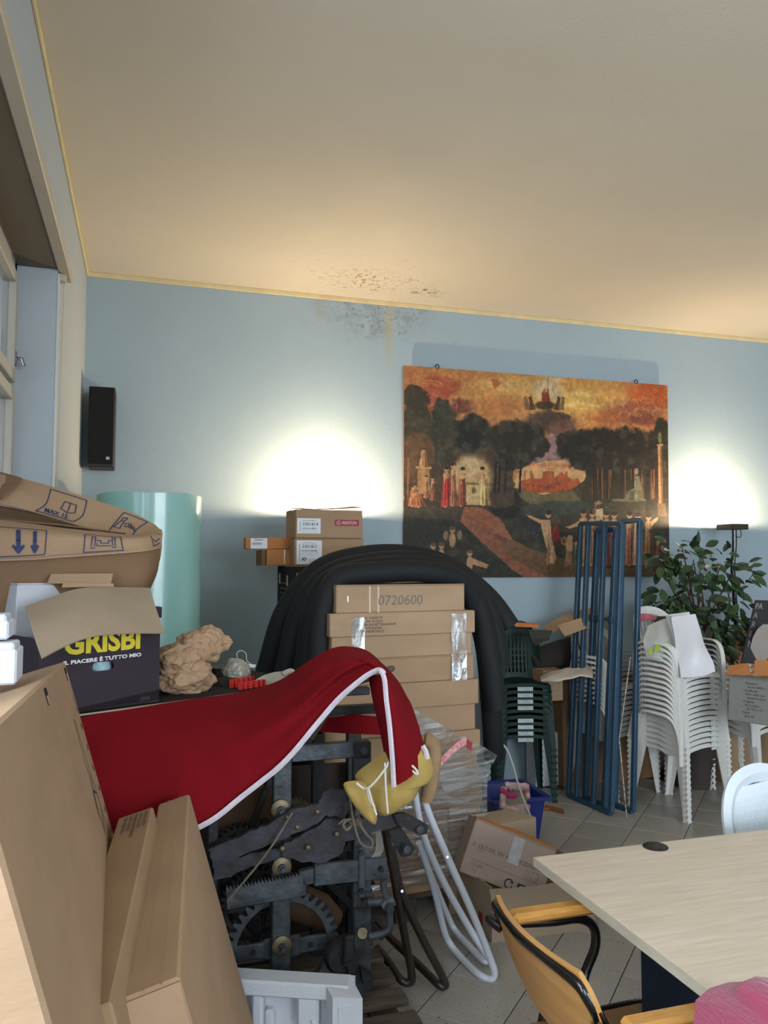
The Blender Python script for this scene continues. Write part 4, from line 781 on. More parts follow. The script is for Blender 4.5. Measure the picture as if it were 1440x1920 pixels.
single('wood_offcut', MB().poly3([PZ(1022, 1512, .004), PZ(1056, 1520, .004), PZ(1058, 1526, .004), PZ(1030, 1518, .004), PZ(1020, 1519, .004)], (0, 0, .012)), mat('wood_sliver', (150, 84, 44), .8), 'thin splintered wood sliver on the tiles near green chair leg', 'wood')

# ---------------------------------------------------------------- stack of flat appliance cartons on a pallet
SW = math.radians(5.6); ex = V((math.cos(SW), math.sin(SW), 0)); ey = V((-math.sin(SW), math.cos(SW), 0))
def slat_pallet(name, label, O, ex, ey, w, d, nb=6, group=None):
    t = thing(name, label, 'pallet', O, 0, group); O = V(O)
    for k in range(3): part('runner', MB().obox(O+ex*(k*(w-.1)/2)+V((0, 0, 0)), ex*.1, ey*d, V((0, 0, .018)), .002), WOODO, t)
    for i in range(3):
        for k in range(3): part('block', MB().obox(O+ex*(k*(w-.1)/2)+ey*(i*(d-.1)/2)+V((0, 0, .018)), ex*.1, ey*.1, V((0, 0, .075)), .004), WOODO, t)
    for i in range(nb): part('board', MB().obox(O+ey*(i*(d-.085)/(nb-1))+V((0, 0, .093)), ex*w, ey*.085, V((0, 0, .02)), .002), WOODO, t)
    return t
A0 = PY(629, 1148, 3.3); base = V((A0.x-.06, 3.30, 0)); slat_pallet('pallet', 'wooden pallet under the film-wrapped stack of flat cartons', base-ex*.02, ex, ey, .82, .62)
zc = .115; spec = [(.215, .75, None, 0.0), (.215, .75, .10, 0.0), (.205, .735, .098, .008), (.212, .72, .10, .016), (.105, .70, None, .03), (.185, .675, .09, .045), (.113, .62, None, .065)]
BOXL = ['lowest film-wrapped flat carton directly on the wooden pallet', 'film-wrapped flat carton second from the pallet', 'flat lidded carton third from the pallet, partly behind stretch film', 'flat lidded carton fourth from the pallet, with a small printed emblem', 'thin flat carton in the middle of the tall stack', 'flat lidded carton with taped multilingual print, second from the top', 'top flat carton of the tall stack with handwritten number']
ztop = PY(760, 1096, 3.32).z; sc = (ztop-zc)/sum(s[0] for s in spec); cart = []
for i, (h, w, lid, off) in enumerate(spec):
    h *= sc; O = base+ex*off+V((0, 0, zc)); m = (CARD2 if i in (6, 5) else CARD)
    t, O, e_, f_, z_ = carton('flat_carton', BOXL[i], O, ex, Z1, w, .52, h-.004, m, 'flat appliance cartons in the tall stack', lid is None, lid*sc if lid else None, 'box', True, .012); cart.append((t, O, w, h)); zc += h
    if i == 6:
        txt('0720600', .062, INKS, t, O+ex*.19+V((0, 0, .032)), ex, Z1, shear=.12, name='handwriting')
        for x in (.05, .565):
            p = O+ex*x+V((0, 0, .048))-ey*.0006; part('staple', MB().obox(p, ex*.005, -ey*.001, V((0, 0, .026))), STEEL, t)
        for x in (.15, .19): decal(t, O, ex, Z1, x, .0, x+.008, h-.006, PTAPE, 'glue_strip', .0008)
    if i == 5:
        q0 = O-ey*.012
        for k, s in enumerate(('HYDRONIC CASSETTE', 'CASSETTE AD ACQUA', 'HYDRONIK-KASSETTENGERÄTE', 'CASSETTE HYDRONIC', 'CASSETTE HIDRÓNICO')): txt(s, .0145, INK, t, q0+ex*.085+V((0, 0, h-.026-k*.0145)), ex, Z1)
        part('clear_tape', MB().grid(surf([[q0+ex*(.085+.03*j)-ey*(.003+.003*noise.noise(V((j, i2, 2))))+V((0, 0, h-.018-i2*.055)) for j in range(3)] for i2 in range(5)], 3, 3), .0006), TAPE, t)
        part('clear_tape', MB().grid(surf([[q0+ex*(.565+.038*j)-ey*(.003+.003*noise.noise(V((j, i2, 7))))+V((0, 0, h-.012-i2*.075)) for j in range(3)] for i2 in range(5)], 3, 3), .0006), TAPE, t)
    if i == 3:
        q0 = O+ex*.295+V((0, 0, .045)); lines(t, q0-V((0, 0, 0)), ex, Z1, rect_segs(0, 0, .018, .02)+[(.004, .026, .014, .026), (.009, 0, .009, -.006)], .002, INKS); txt('TE', .014, INK, t, O-ey*.012+ex*.24+V((0, 0, h-.05)), ex, Z1)
# stretch film wrapped round the lower boxes, its loose end pulled up to the left
fb = base-ex*.02-ey*.02; fwd = .80
def fp(u, z, out=0.0): return fb+ex*u-ey*out+V((0, 0, z))
t = thing('stretch_film_wrap', 'clear stretch film wrapped around the lower flat cartons, red tape print', 'wrap', fb)
rows = []
for i in range(15):
    z = .16+.47*i/14; row = []
    for j in range(18):
        u = fwd*j/17; row.append(fp(u, z, .004+.006*noise.noise(V((u*6, z*26, 1)))+(.012 if j in (0, 17) else 0)*0))
    for j in range(1, 6): row.append(fp(fwd+.006*noise.noise(V((j, z*20, 3))), z)+ey*(.1*j))
    rows.append(row)
part('film', MB().grid(rows, .0008), FILM, t)
A = [P(772, 1322, 3.05), P(800, 1345, 3.1), P(865, 1380, 3.22), P(932, 1415, 3.40)]; B = [P(775, 1392, 3.08), P(802, 1432, 3.14), P(855, 1500, 3.26), P(915, 1452, 3.38)]
part('loose_film', MB().grid([[p-fw*(.03*noise.noise(p*7)+.008*noise.noise(p*40)) for p in r] for r in surf([[a.lerp(b, k/3) for k in range(4)] for a, b in zip(A, B)], 6, 6)], .0008), FILM, t)
rp = mat('red_tape_print', (186, 70, 86), .35, var=.3, vs=60, dark=(206, 170, 170)); part('tape_print', MB().grid(surf([[P(822, 1428, 3.105), P(828, 1436, 3.11)], [P(845, 1402, 3.145), P(853, 1410, 3.15)], [P(872, 1380, 3.19), P(880, 1392, 3.20)]], 4, 2), .0006), rp, t)
part('tape_print', MB().grid([[P(876, 1386, 3.19), P(886, 1392, 3.2)], [P(874, 1402, 3.18), P(884, 1408, 3.19)]], .0006), INKR, t)
# black foam tubes draped over the stack
def ftube(pts, r, label, group='black foam tubes draped over the tall carton stack'):
    single('foam_tube', MB().tube(spl([P(*p) for p in pts], 7), r, 16), FOAMT, label, 'tube', group)
ftube([(480, 1700, 3.75), (470, 1400, 3.78), (506, 1240, 3.8), (538, 1142, 3.82), (598, 1070, 3.86), (680, 1044, 3.9), (770, 1043, 3.9), (845, 1066, 3.9), (915, 1122, 3.9), (955, 1176, 3.88)], .055, 'outermost black foam tube arching highest over the carton stack')
ftube([(520, 1700, 3.6), (508, 1400, 3.62), (540, 1240, 3.64), (564, 1146, 3.68), (610, 1082, 3.72), (690, 1057, 3.76), (790, 1054, 3.8), (866, 1080, 3.8), (908, 1130, 3.8), (928, 1195, 3.78), (938, 1252, 3.78)], .053, 'second black foam tube, its cut end hanging beside the green chairs')
ftube([(560, 1700, 3.5), (546, 1400, 3.5), (572, 1250, 3.52), (586, 1152, 3.55), (616, 1092, 3.6), (690, 1067, 3.66), (790, 1064, 3.7), (862, 1088, 3.74), (900, 1145, 3.74), (920, 1250, 3.72), (930, 1330, 3.7)], .052, 'third black foam tube running close above the top carton')
ftube([(590, 1700, 3.38), (576, 1450, 3.38), (594, 1300, 3.4), (600, 1180, 3.42), (612, 1120, 3.44), (640, 1082, 3.5), (710, 1073, 3.55), (800, 1072, 3.6), (870, 1098, 3.7), (908, 1200, 3.78), (922, 1340, 3.8), (926, 1420, 3.85)], .050, 'innermost black foam tube pressed against the carton stack')

# ---------------------------------------------------------------- cartons by the left lamp
e0 = V((1, .02, 0)).normalized()
fl = PY(543, 1660, 4.25); hx = P(543, 1062, 4.45); X0 = P(503, 1150, 4.6).x
zt = 1.53; t, O, e_, f_, z_ = carton('heater_carton', 'tall carton with black printed top for an outdoor heater, behind the tubes', V((P(543, 1062, 4.4).x, P(543, 1062, 4.4).y, 0)), e0, Z1, .36, .36, zt, CARD)
band = MB().obox(O+V((0, 0, zt-.62))-f_*.0015-e_*.0015, e_*.363, f_*.363, V((0, 0, .622)), .003); part('printed_band', band, CARDK, t)
for i, s in enumerate(('OUTDOOR', 'HEATER')): txt(s, .03, PTAPE, t, O+e_*.035+V((0, 0, zt-.055-i*.035))-f_*.002, e_, Z1)
sd = -f_; sO = O+f_*.36-e_*.002
for k, (x, z) in enumerate(((.05, zt-.05), (.28, zt-.06))): decal(t, sO, sd, Z1, x, z-.05, x+.05, z+.01, PTAPE, 'tape')
for i in range(8):
    for k in range(3): decal(t, sO, sd, Z1, .1+.07*k, zt-.1-.03*i, .15+.07*k, zt-.09-.03*i, INKS, 'printed_mark')
decal(t, sO, sd, Z1, .12, zt-.46, .2, zt-.32, LAB); decal(t, sO, sd, Z1, .1, zt-.72, .18, zt-.5, LAB)
zz = zt+.006
Bo = P(552, 1060, 4.42); Bo.z = zz
def label_sheet(t, O, e_, x, y, w, h, num, logo=False):
    decal(t, O, e_, Z1, x, y, x+w, y+h, LAB); q = O-f_*.0012
    txt('SCHEDA DI CONTROLLO', .007, INK, t, q+e_*(x+.03)+V((0, 0, y+h-.016)), e_, Z1); txt(num, .026, INK, t, q+e_*(x+.03)+V((0, 0, y+h-.042)), e_, Z1)
    seg = []; rnd = random.Random(5); xx = x+.03
    while xx < x+w*.82: ww = rnd.choice((.0015, .003, .0045)); seg.append((xx, y+h-.054, xx, y+h-.062)); xx += ww+.0025
    lines(t, O-f_*.0008, e_, Z1, seg+[(x+.014, y+.015+k*.006, x+.02, y+.015+k*.006) for k in range(int((h-.03)/.006))], .002, INK, 'barcode'); lines(t, O-f_*.0008, e_, Z1, rect_segs(x+.035, y+h-.08, x+w*.84, y+h-.07), .001, INKS)
    if logo: txt('IO', .024, INK, t, q+e_*(x+.03)+V((0, 0, y+.02)), e_, Z1, bold=.001); lines(t, O-f_*.0008, e_, Z1, rect_segs(x+.07, y+.02, x+w*.7, y+.028)+rect_segs(x+.07, y+.005, x+w*.7, y+.016), .001, INKS)
wB = .135*4.42/1.48*1.0; hB = 50/F*4.42
t, O, e_, f_, z_ = carton('appliance_carton', 'lower small carton with white numbered label beside the black tubes', Bo, e0, Z1, wB, .30, hB, CARD, 'small labelled cartons piled before the left lamp', True)
label_sheet(t, O, e_, .012, .008, .145, hB-.016, '3301821', True); lines(t, O, e_, Z1, [(.24, hB*.28, .24, hB*.52), (.24, hB*.52, .262, hB*.52)], .002, INK)
for k in range(4): decal(t, O+f_*.3-e_*.001, -f_, Z1, .06, .04+.022*k, .2, .046+.022*k, INKS, 'printed_mark')
Ao = O+e_*.006+V((0, 0, hB+.006)); hA = 54/F*4.42
t, O, e_, f_, z_ = carton('appliance_carton', 'upper small carton with red printed brand strip, lit from behind by lamp', Ao, e0, Z1, wB-.012, .29, hA, CARD, 'small labelled cartons piled before the left lamp', False)
label_sheet(t, O, e_, .008, .025, .135, hA-.075, '3301814')
decal(t, O, e_, Z1, .225, hA*.44, .37, hA*.66, INKR, 'brand_strip'); txt('ARISTON', .024, INKW, t, O+e_*.268+V((0, 0, hA*.5))-f_*.0005, e_, Z1, off=.002, width=.085)
lines(t, O-f_*.001, e_, Z1, [(.238, hA*.5, .238, hA*.57), (.238, hA*.57, .248, hA*.62), (.248, hA*.62, .258, hA*.57), (.258, hA*.57, .258, hA*.5), (.258, hA*.5, .238, hA*.5), (.248, hA*.53, .248, hA*.56)], .0018, INKW)
fl2 = MB().grid([[O+V((0, 0, hA+.004)), O+e_*.12+V((0, 0, hA-.001)), O+e_*.27+V((0, 0, hA+.006)), O+e_*(wB-.02)+V((0, 0, hA+.016))], [O+f_*.14+V((0, 0, hA+.012)), O+f_*.14+e_*.12+V((0, 0, hA+.008)), O+f_*.14+e_*.27+V((0, 0, hA+.018)), O+f_*.14+e_*(wB-.03)+V((0, 0, hA+.03))]], .004); part('flap', fl2, CARD2, t)
part('flap', MB().obox(O+f_*.15+V((0, 0, hA)), e_*(wB-.014), f_*.139, V((0, 0, .004)), .001), CARD, t)
Co = P(500, 1061, 4.5); Co.z = zz; wD = 50/F*4.5; hD = 30/F*4.5
t, O, e_, f_, z_ = carton('small_carton', 'small open-ended brown carton beside the labelled cartons', Co, e0, Z1, wD, .26, hD, CARDO, None, False); part('side_flap', MB().obox(O-e_*.004+f_*.02, -e_*.02+f_*.02, f_*.2, V((0, 0, hD*.98)), .001), CARDD, t); decal(t, O, e_, Z1, .098, .01, .106, hD, PTAPE, 'glue_strip')
Do = P(460, 1031, 4.5); Do.z = zz+hD+.003; t, O, e_, f_, z_ = carton('small_carton', 'long thin carton with white label jutting out left over another', Do, e0, Z1, 92/F*4.5, .07, 22/F*4.5, CARDO, None, False)
decal(t, O, e_, Z1, .03, .002, .125, .062, LAB); txt('3024583', .015, INK, t, O+e_*.05+V((0, 0, .048))-f_*.001, e_, Z1); lines(t, O-f_*.001, e_, Z1, [(.04+.004*k, .025, .04+.004*k, .036) for k in range(14)], .0018, INKS)
# mint laminate roll
cx, cy = .018, 4.42; r = .27; ztp = PY(300, 922, cy-r).z; rows = []
for k in range(3):
    z = (0, ztp*.5, ztp)[k]; rows.append([(cx+math.cos(a)*r*1.0, cy+math.sin(a)*r*.9, z+(.0 if k < 2 else .004*math.sin(5*a))) for a in np.linspace(-math.pi*1.08, math.pi*.62, 40)])
single('laminate_roll', MB().grid(rows, .004), MINT, 'tall curved mint-green laminate sheet standing rolled by the left wall', 'laminate')

# ---------------------------------------------------------------- three big flat cartons leaning on the window side (left foreground)
def leaning(name, label, nearR, farR, z, th, lean, m, group=None, H_=None):
    """flat carton on edge; its top-right edge runs from nearR to farR at height z; leans left by 'lean'"""
    nR, fR = V(nearR), V(farR); ex = (nR-fR); Lg = ex.length; ex = ex.normalized()       # ex: toward the camera (front face is the +X side, seen from +X: right = far... )
    side = V((0, 0, 1)).cross(ex); side = side if side.x > 0 else -side; up2 = (V((0, 0, 1))*math.cos(lean)-side*math.sin(lean)).normalized(); n = (side*math.cos(lean)+V((0, 0, 1))*math.sin(lean)).normalized(); h = z/math.cos(lean)
    O = fR-up2*h; t = thing(name, label, 'box', O, 0, group); e2 = -ex  # e2 away from camera
    part('body', MB().obox(nR-up2*h, e2*Lg, -n*th, up2*h, .005), m, t)
    return t, nR-up2*h, e2, up2, n, Lg, h, th
L1 = math.radians(16)
t, O, e2, u2, n, Lg, h, th = leaning('tall_flat_carton', 'largest brown flat carton leaning at the left edge, polystyrene on top', (-.165, .90, 1.365), (-.195, 2.22, 1.295), 1.31, .15, L1, CARD2)
# hand slots on the top edge and printing on the far margin of the big face
K = (-e2).cross(u2); exr = e2; 
def face(u, v): return O+e2*u+u2*v+n*.0015
for u in (Lg*.95, Lg*.55):
    part('hand_slot', MB().obox(face(u-.012, h-.045)-n*.012, e2*.034, u2*.032, n*.0125, .001), CARDK, t); part('slot_tab', MB().obox(face(u-.010, h-.043), e2*.018, u2*.016, n*.002), CARD3, t)
def fl_lines(segs, wd, m, nm='printed_mark'):
    b = MB()
    for x0, y0, x1, y1 in segs:
        a, c = face(x0, y0), face(x1, y1); d = (c-a).normalized(); q = n.cross(d)*wd/2; b.add([a-q, a+q, c+q, c-q], [(0, 1, 2, 3)])
    return part(nm, b, m, t)
xr = Lg
dots = [(xr-.05, h-.16-.055*k, xr-.05, h-.175-.055*k) for k in range(12)]
fl_lines(dots, .012, INK)
ch = [(xr-.19, h-.13, xr-.14, h-.36), (xr-.20, h-.14, xr-.23, h-.22), (xr-.23, h-.22, xr-.21, h-.26), (xr-.14, h-.36, xr-.22, h-.40), (xr-.22, h-.40, xr-.24, h-.30), (xr-.22, h-.30, xr-.16, h-.32), (xr-.24, h-.34, xr-.18, h-.27), (xr-.2, h-.26, xr-.26, h-.36), (xr-.14, h-.36, xr-.16, h-.47), (xr-.22, h-.40, xr-.21, h-.49), (xr-.16, h-.47, xr-.21, h-.49), (xr-.19, h-.13, xr-.2, h-.14), (xr-.06, h-.08, xr-.04, h-.12), (xr-.04, h-.12, xr-.06, h-.13)]
fl_lines(ch, .005, INK)
b = MB(); q0 = [face(xr-.05-.02*math.cos(a), h-.90+.075*math.sin(a)) for a in np.linspace(0, 6.28, 22)[:-1]]; q1 = [face(xr-.045-.009*math.cos(a), h-.90+.05*math.sin(a)) for a in np.linspace(0, 6.28, 22)[:-1]]
b.add(q0+q1, [(i, (i+1) % 21, 21+(i+1) % 21, 21+i) for i in range(21)]); part('printed_mark', b, INK, t)
fl_lines([(xr-.12, h-.86, xr-.12, h-1.1), (xr-.06, h-.98, xr-.06, h-1.12), (xr-.12, h-.96, xr-.08, h-.98), (xr-.16, h-.9, xr-.12, h-1.12)], .006, INK)
NR2, FR2 = V((-.040, 1.24, .915)), V((.026, 2.14, .925))
t, O, e2, u2, n, Lg, h, th = leaning('flat_lidded_carton', 'thin flat carton with multilingual print, between the two bigger leaning cartons', NR2, FR2, .915, .078, L1, CARD)
tn = u2; bx = -n
for k, s in enumerate(('HYDRONIC CASSETTE', 'CASSETTE AD ACQUA', 'HYDRONIK-KASSETTENGERÄTE', 'CASSETTE HYDRONIC', 'CASSETTE HIDRÓNICO')):
    txt(s, .0115, INK, t, O+u2*h+e2*(Lg-.02)-n*(.012+.0125*k)+u2*.0005, -e2, n, off=.006)
part('lid_edge', MB().obox(O+u2*(h-.10)-n*(th+.004), e2*Lg, n*(th+.010), u2*.104, .004), CARD, t)
NR3, FR3 = PZ(336, 1832, .9), PZ(355, 1488, .9)
t, O, e2, u2, n, Lg, h, th = leaning('flat_carton', 'front flat carton standing on edge beside the dark old machine', NR3, FR3, .90, .088, L1, CARD2)
crs = MB()
for k in (.3, .62): crs.obox(O+u2*(h-.0008)-n*(th*k), e2*Lg, -n*.003, u2*.0016)
part('crease', crs, CARD2, t)
fl = MB(); a = O+u2*(h-.005); fl.grid([[a-e2*.004-n*th, a-e2*.004], [a-e2*.025-n*th-u2*.05, a-e2*.02-u2*.05], [a-e2*.05-n*th*1.02-u2*.20, a-e2*.045-u2*.2], [a-e2*.05-n*th*1.02-u2*.5, a-e2*.045-u2*.5]], .004); part('flap', fl, CARD2, t)

# polystyrene corner blocks lying on the big carton
def eps(name, label, parts, group=None):
    t = thing(name, label, 'packaging', parts[0][0], 0, group)
    for O, A, B, C in parts: part('block', MB().obox(O, A, B, C, .004), EPS, t)
    return t
u = V((-.02, 1, 0)).normalized(); s_ = V((1, .05, 0)).normalized()
d1 = 1.50; o1 = P(30, 1284, d1); eps('foam_block', 'lower white polystyrene block on the big leaning carton', [(o1, -s_*.20, u*.10, V((0, 0, .066))), (o1+V((-.006, .010, .058)), -s_*.19, u*.085, V((0, 0, .020)))])
o2 = P(12, 1240, d1+.02)+V((0, .015, .0)); o2.z = o1.z+.082; eps('foam_block', 'upper white polystyrene block at the left edge, stacked on another', [(o2, -s_*.19, u*.09, V((0, 0, .036))), (o2+V((-.006, .01, .028)), -s_*.18, u*.075, V((0, 0, .020)))])

# ---------------------------------------------------------------- old iron machine
MY = 2.62
def mp(px, py, dy=0.0): return PY(px, py, MY+dy)
t = thing('iron_machine', 'old dark iron machine of bars and toothed gears under a red cloth', 'machine', (.55, 2.95, .11))
IR = IRON
pal = slat_pallet('pallet', 'low wooden pallet under the old iron machine', V((.0, 2.42, 0)), V((1, 0, 0)), V((0, 1, 0)), .86, .8)
def flat(a, b, wpx, dy=0.0, th=.02, m=IRON, name='bar', ov=0):
    A, B = mp(*a, dy), mp(*b, dy); wd = wpx/F*2.72; d = (B-A).normalized(); return part(name, MB().obox(A-d*ov-V((0, 0, 1)).cross(V((0, 1, 0)))*0+(V((0, 1, 0)).cross(d))*(-wd/2), (B-A)+d*2*ov, V((0, th, 0)), V((0, 1, 0)).cross(d)*wd, .003), m, t)
zb = .113
def post(px0, px1, ytop, dy=0.0, th=.035, m=IRON):
    A = mp((px0+px1)/2, ytop, dy); w_ = (px1-px0)/F*2.72; return part('post', MB().box((A.x-w_/2, MY+dy, zb), (A.x+w_/2, MY+dy+th, A.z), .004), m, t)
pR = post(664, 697, 1391); pM = post(514, 547, 1405)
for dy in (.42,):
    post(650, 680, 1330, dy, .035, IRON2); post(500, 530, 1330, dy, .035, IRON2); post(400, 420, 1330, dy, .03, IRON2); post(585, 610, 1380, dy-.1, .03, IRON2)
post(392, 410, 1480, 0, .03, IRON2)
tb = flat((547, 1414), (664, 1406), 29)
for k, (x, y) in enumerate(((679, 1406),)):
    c = mp(x, y); pl_ = part('bolt_plate', MB().obox(c+V((-.026, -.010, -.026)), (.052, 0, 0), (0, .012, 0), (0, 0, .052), .003), IRON2, t); nb_ = MB(); nb_.cyl(c+V((0, -.026, 0)), c+V((0, -.008, 0)), .015, 6).cyl(c+V((0, -.036, 0)), c+V((0, -.02, 0)), .008, 10); part('bolt', nb_, IRON, pl_)
flat((520, 1342), (700, 1352), 8, .2, .03); flat((560, 1355), (500, 1480), 12, .22, .03, IRON2)
flat((395, 1350), (395, 1350.5), 4, .4, .3, IRON2)
# top frame that carries the cloth and the cardboard sheet
part('top_frame', MB().box((.02, 2.66, 1.03), (.86, 2.70, 1.06), .003).box((.02, 3.04, 1.03), (.86, 3.08, 1.06), .003).box((.02, 2.70, 1.03), (.06, 3.04, 1.06), .003).box((.40, 2.70, 1.03), (.44, 3.04, 1.06), .003), IRON2, t)
part('post', MB().box((.03, 2.67, zb), (.06, 2.70, 1.03), .003), IRON2, t)
def washer(px, py, r=.032, dy=-.004):
    c = mp(px, py, dy); w_ = MB(); w_.tube([c, c+V((0, -.006, 0)), c+V((0, -.010, 0)), c+V((0, -.010, 0))], [r, r, r*.78, r*.4], 20); w = part('washer', w_, BRASS, t); b = MB(); b.cyl(c+V((0, -.022, 0)), c+V((0, -.008, 0)), r*.42, 8).cyl(c+V((0, -.034, 0)), c+V((0, -.02, 0)), r*.24, 8); part('nut', b, IRON, w)
for x, y in ((526, 1517), (528, 1625), (528, 1773)): washer(x, y)
# gear wheels
def gear(px, py, rpx, dy, m=IRON, teeth=36, spokes=2, rim=.72):
    c = mp(px, py, dy); R_ = rpx/F*2.72; rr = []
    for i in range(teeth):
        for k in (0, 0, 1, 1): rr.append(R_*(.885 if not k else 1.0)*(1+.006*math.sin(i*7)))
    b = MB(); b.ring(c, V((1, 0, 0)), V((0, 0, 1)), R_*rim, rr, .028); g = part('gear', b, m, t)
    for k in range(spokes):
        a = math.pi*k/spokes; d = V((math.cos(a), 0, math.sin(a))); s = MB(); s.bar(c-d*R_*(rim+.03)-V((0, .012, 0)), c+d*R_*(rim+.03)-V((0, .012, 0)), .05 if k == 0 else .04, .018, (0, 1, 0), .004); s.bar(c-d*R_*.34-V((0, .014, 0)), c+d*R_*.34-V((0, .014, 0)), .07, .02, (0, 1, 0), .01); part('spoke', s, m, g)
        for q in (-.5, .5): part('spoke_bolt', MB().cyl(c+d*R_*q+V((0, -.026, 0)), c+d*R_*q+V((0, -.02, 0)), .009, 10), IRON2, g)
    h_ = MB(); h_.cyl(c+V((0, -.03, 0)), c+V((0, .04, 0)), R_*.17, 20); part('hub', h_, IRON2, g); return g
gear(527, 1773, 103, .06, IRON, 38, 1, .80); gear(545, 1535, 42, .16, BRASS, 26, 2, .7); gear(450, 1600, 60, .3, IRON2, 30, 2, .75); gear(640, 1640, 70, .36, IRON2, 30, 2, .75); gear(480, 1690, 70, .24, IRON2, 34, 2, .8)
# drums and wooden side
c = mp(580, 1700, .2); part('drum', MB().tube([c+V((-.13, 0, .05)), c+V((-.06, 0, .03)), c+V((.04, .0, -.02)), c+V((.10, 0, -.06))], [.045, .062, .06, .035], 20), WOODB, t)
part('drum', MB().cyl(mp(520, 1560, .24)+V((-.06, 0, 0)), mp(640, 1560, .24), .05, 18), IRON2, t)
part('wooden_side', MB().poly3([mp(396, 1590, .34), mp(394, 1500, .34), mp(500, 1450, .34), mp(520, 1500, .34), mp(505, 1560, .34)], (0, .03, 0)), WOODB, t)
part('wooden_side', MB().box((.1, 3.12, .12), (.8, 3.15, .75), .003), mat('dark_old_boards', (46, 36, 30), .85, var=.3, vs=4), t)
flat((500, 1480), (460, 1580), 12, .28, .02, IRON2); flat((610, 1650), (720, 1760), 14, .3, .03, IRON2); flat((455, 1740), (500, 1790), 10, .2, .03, IRON2)
# saw-toothed rack bar
A = mp(424, 1678, -.02); B = mp(566, 1650, -.02); d = (B-A).normalized(); upz = V((0, 1, 0)).cross(d)*-1; upz = upz if upz.z > 0 else -upz
pts = [(0, -.026), ((B-A).length, -.026), ((B-A).length, .018)]; Lr = (B-A).length; nt = 22
for i in range(nt, 0, -1): pts += [(Lr*i/nt, .020), (Lr*(i-.9)/nt, .034)]
pts += [(0, .018)]; part('toothed_rack', MB().prism(pts, A, d, upz, .02), IRON, t)
flat((425, 1695), (575, 1668), 22, -.018, .024, IRON); flat((562, 1650), (600, 1640), 26, -.012, .03, IRON); flat((590, 1642), (726, 1628), 38, -.022, .018, IRON)
flat((679, 1588), (679, 1685), 12, -.03, .012, IRON); flat((663, 1690), (700, 1689), 26, -.016, .018, IRON)
for x, y in ((679, 1600), (679, 1672), (716, 1632), (685, 1692)): c = mp(x, y, -.04); part('bolt', MB().cyl(c, c+V((0, .02, 0)), .009, 8), IRON2, t)
crk = [mp(*p, -.05) for p in ((719, 1650), (720, 1668), (727, 1690), (731, 1720), (729, 1742), (712, 1752), (690, 1756))]; ck = part('crank', MB().tube(spl(crk, 5), [.012]*31, 10), IRON, t)
c = mp(726, 1692, -.05); kn = MB(); kn.cyl(c+V((-.02, 0, -.012)), c+V((.022, -.0, .006)), .02, 12).cyl(c+V((0, -.035, -.01)), c+V((0, .02, 0)), .014, 10); part('knuckle', kn, IRON, ck); part('pin', MB().cyl(mp(680, 1750, -.02), mp(680, 1750, .01), .017, 14), BRASS, t); part('arm_stub', MB().tube([mp(690, 1692, -.03), mp(724, 1690, -.045)], [.016, .014], 10), IRON, t)
c = mp(650, 1790, -.05); cm = part('clamp_wheel', MB().tube([c+V((-.02, .03, 0)), c+V((-.02, .0, 0)), c+V((-.02, -.02, 0))], [.05, .055, .045], 18), IRON2, t); part('clamp_jaw', MB().bar(mp(655, 1752, -.09), mp(652, 1812, -.09), .034, .03, (0, 1, 0), .006), IRON2, t); part('hex_bolt', MB().cyl(mp(655, 1800, -.10), mp(658, 1824, -.10), .014, 6), IRON2, t)
part('foot_bracket', MB().poly3([mp(676, 1816, -.04), mp(702, 1832, -.04), mp(698, 1856, -.04), mp(682, 1848, -.04)], (0, .03, 0)), IRON2, t)
# ragged iron plates running up to the right
def ragged(pts, dy, th, m, seed, sub=4):
    out = []; n_ = len(pts); rnd = random.Random(seed)
    for i in range(n_):
        a, b = pts[i], pts[(i+1) % n_]
        for k in range(sub):
            u = k/sub; out.append((a[0]+(b[0]-a[0])*u+rnd.uniform(-2.2, 2.2), a[1]+(b[1]-a[1])*u+rnd.uniform(-2.2, 2.2)))
    return MB().poly3([mp(x, y, dy) for x, y in out], (0, th, 0))
part('ragged_plate', ragged([(392, 1592), (470, 1560), (505, 1545), (545, 1520), (598, 1508), (604, 1488), (618, 1478), (650, 1484), (656, 1510), (648, 1535), (610, 1528), (595, 1545), (552, 1562), (520, 1578), (470, 1598), (400, 1626)], -.055, .02, FELT, 1), FELT, t)
part('ragged_plate', ragged([(528, 1586), (560, 1570), (600, 1545), (622, 1534), (650, 1545), (690, 1530), (745, 1520), (752, 1545), (700, 1562), (648, 1578), (642, 1600), (610, 1618), (568, 1616), (532, 1604)], -.045, .02, FELT, 2), FELT, t)
part('ragged_plate', ragged([(400, 1622), (470, 1602), (530, 1590), (532, 1606), (470, 1624), (432, 1645), (400, 1650)], -.03, .018, FELT, 3), FELT, t)
for x, y in ((558, 1552), (578, 1590), (596, 1523), (540, 1534), (632, 1565), (530, 1592)): c = mp(x, y, -.062); part('rivet', MB().tube([c+V((0, .01, 0)), c, c+V((0, -.004, 0))], [.009, .008, .003], 10), BRASS, t)
part('lug', MB().poly3([mp(738, 1528, -.06), mp(762, 1526, -.06), mp(803, 1548, -.06), mp(800, 1564, -.06), mp(786, 1566, -.06), mp(748, 1548, -.06)], (0, .025, 0)), IRON2, t); part('lug', MB().poly3([mp(728, 1560, -.03), mp(752, 1550, -.03), mp(778, 1590, -.03), mp(770, 1604, -.03), mp(754, 1608, -.03)], (0, .02, 0)), IRON2, t)
for x, y in ((788, 1556), (764, 1594)): c = mp(x, y, -.07); part('lug_bolt', MB().cyl(c, c+V((0, .03, 0)), .013, 12), IRON, t)
part('lever', MB().tube(spl([mp(560, 1420, .15), P(640, 1300, 2.66), P(700, 1268, 2.72), P(738, 1252, 2.78)], 5), [.012]*15+[.008], 8), WOODO, t)
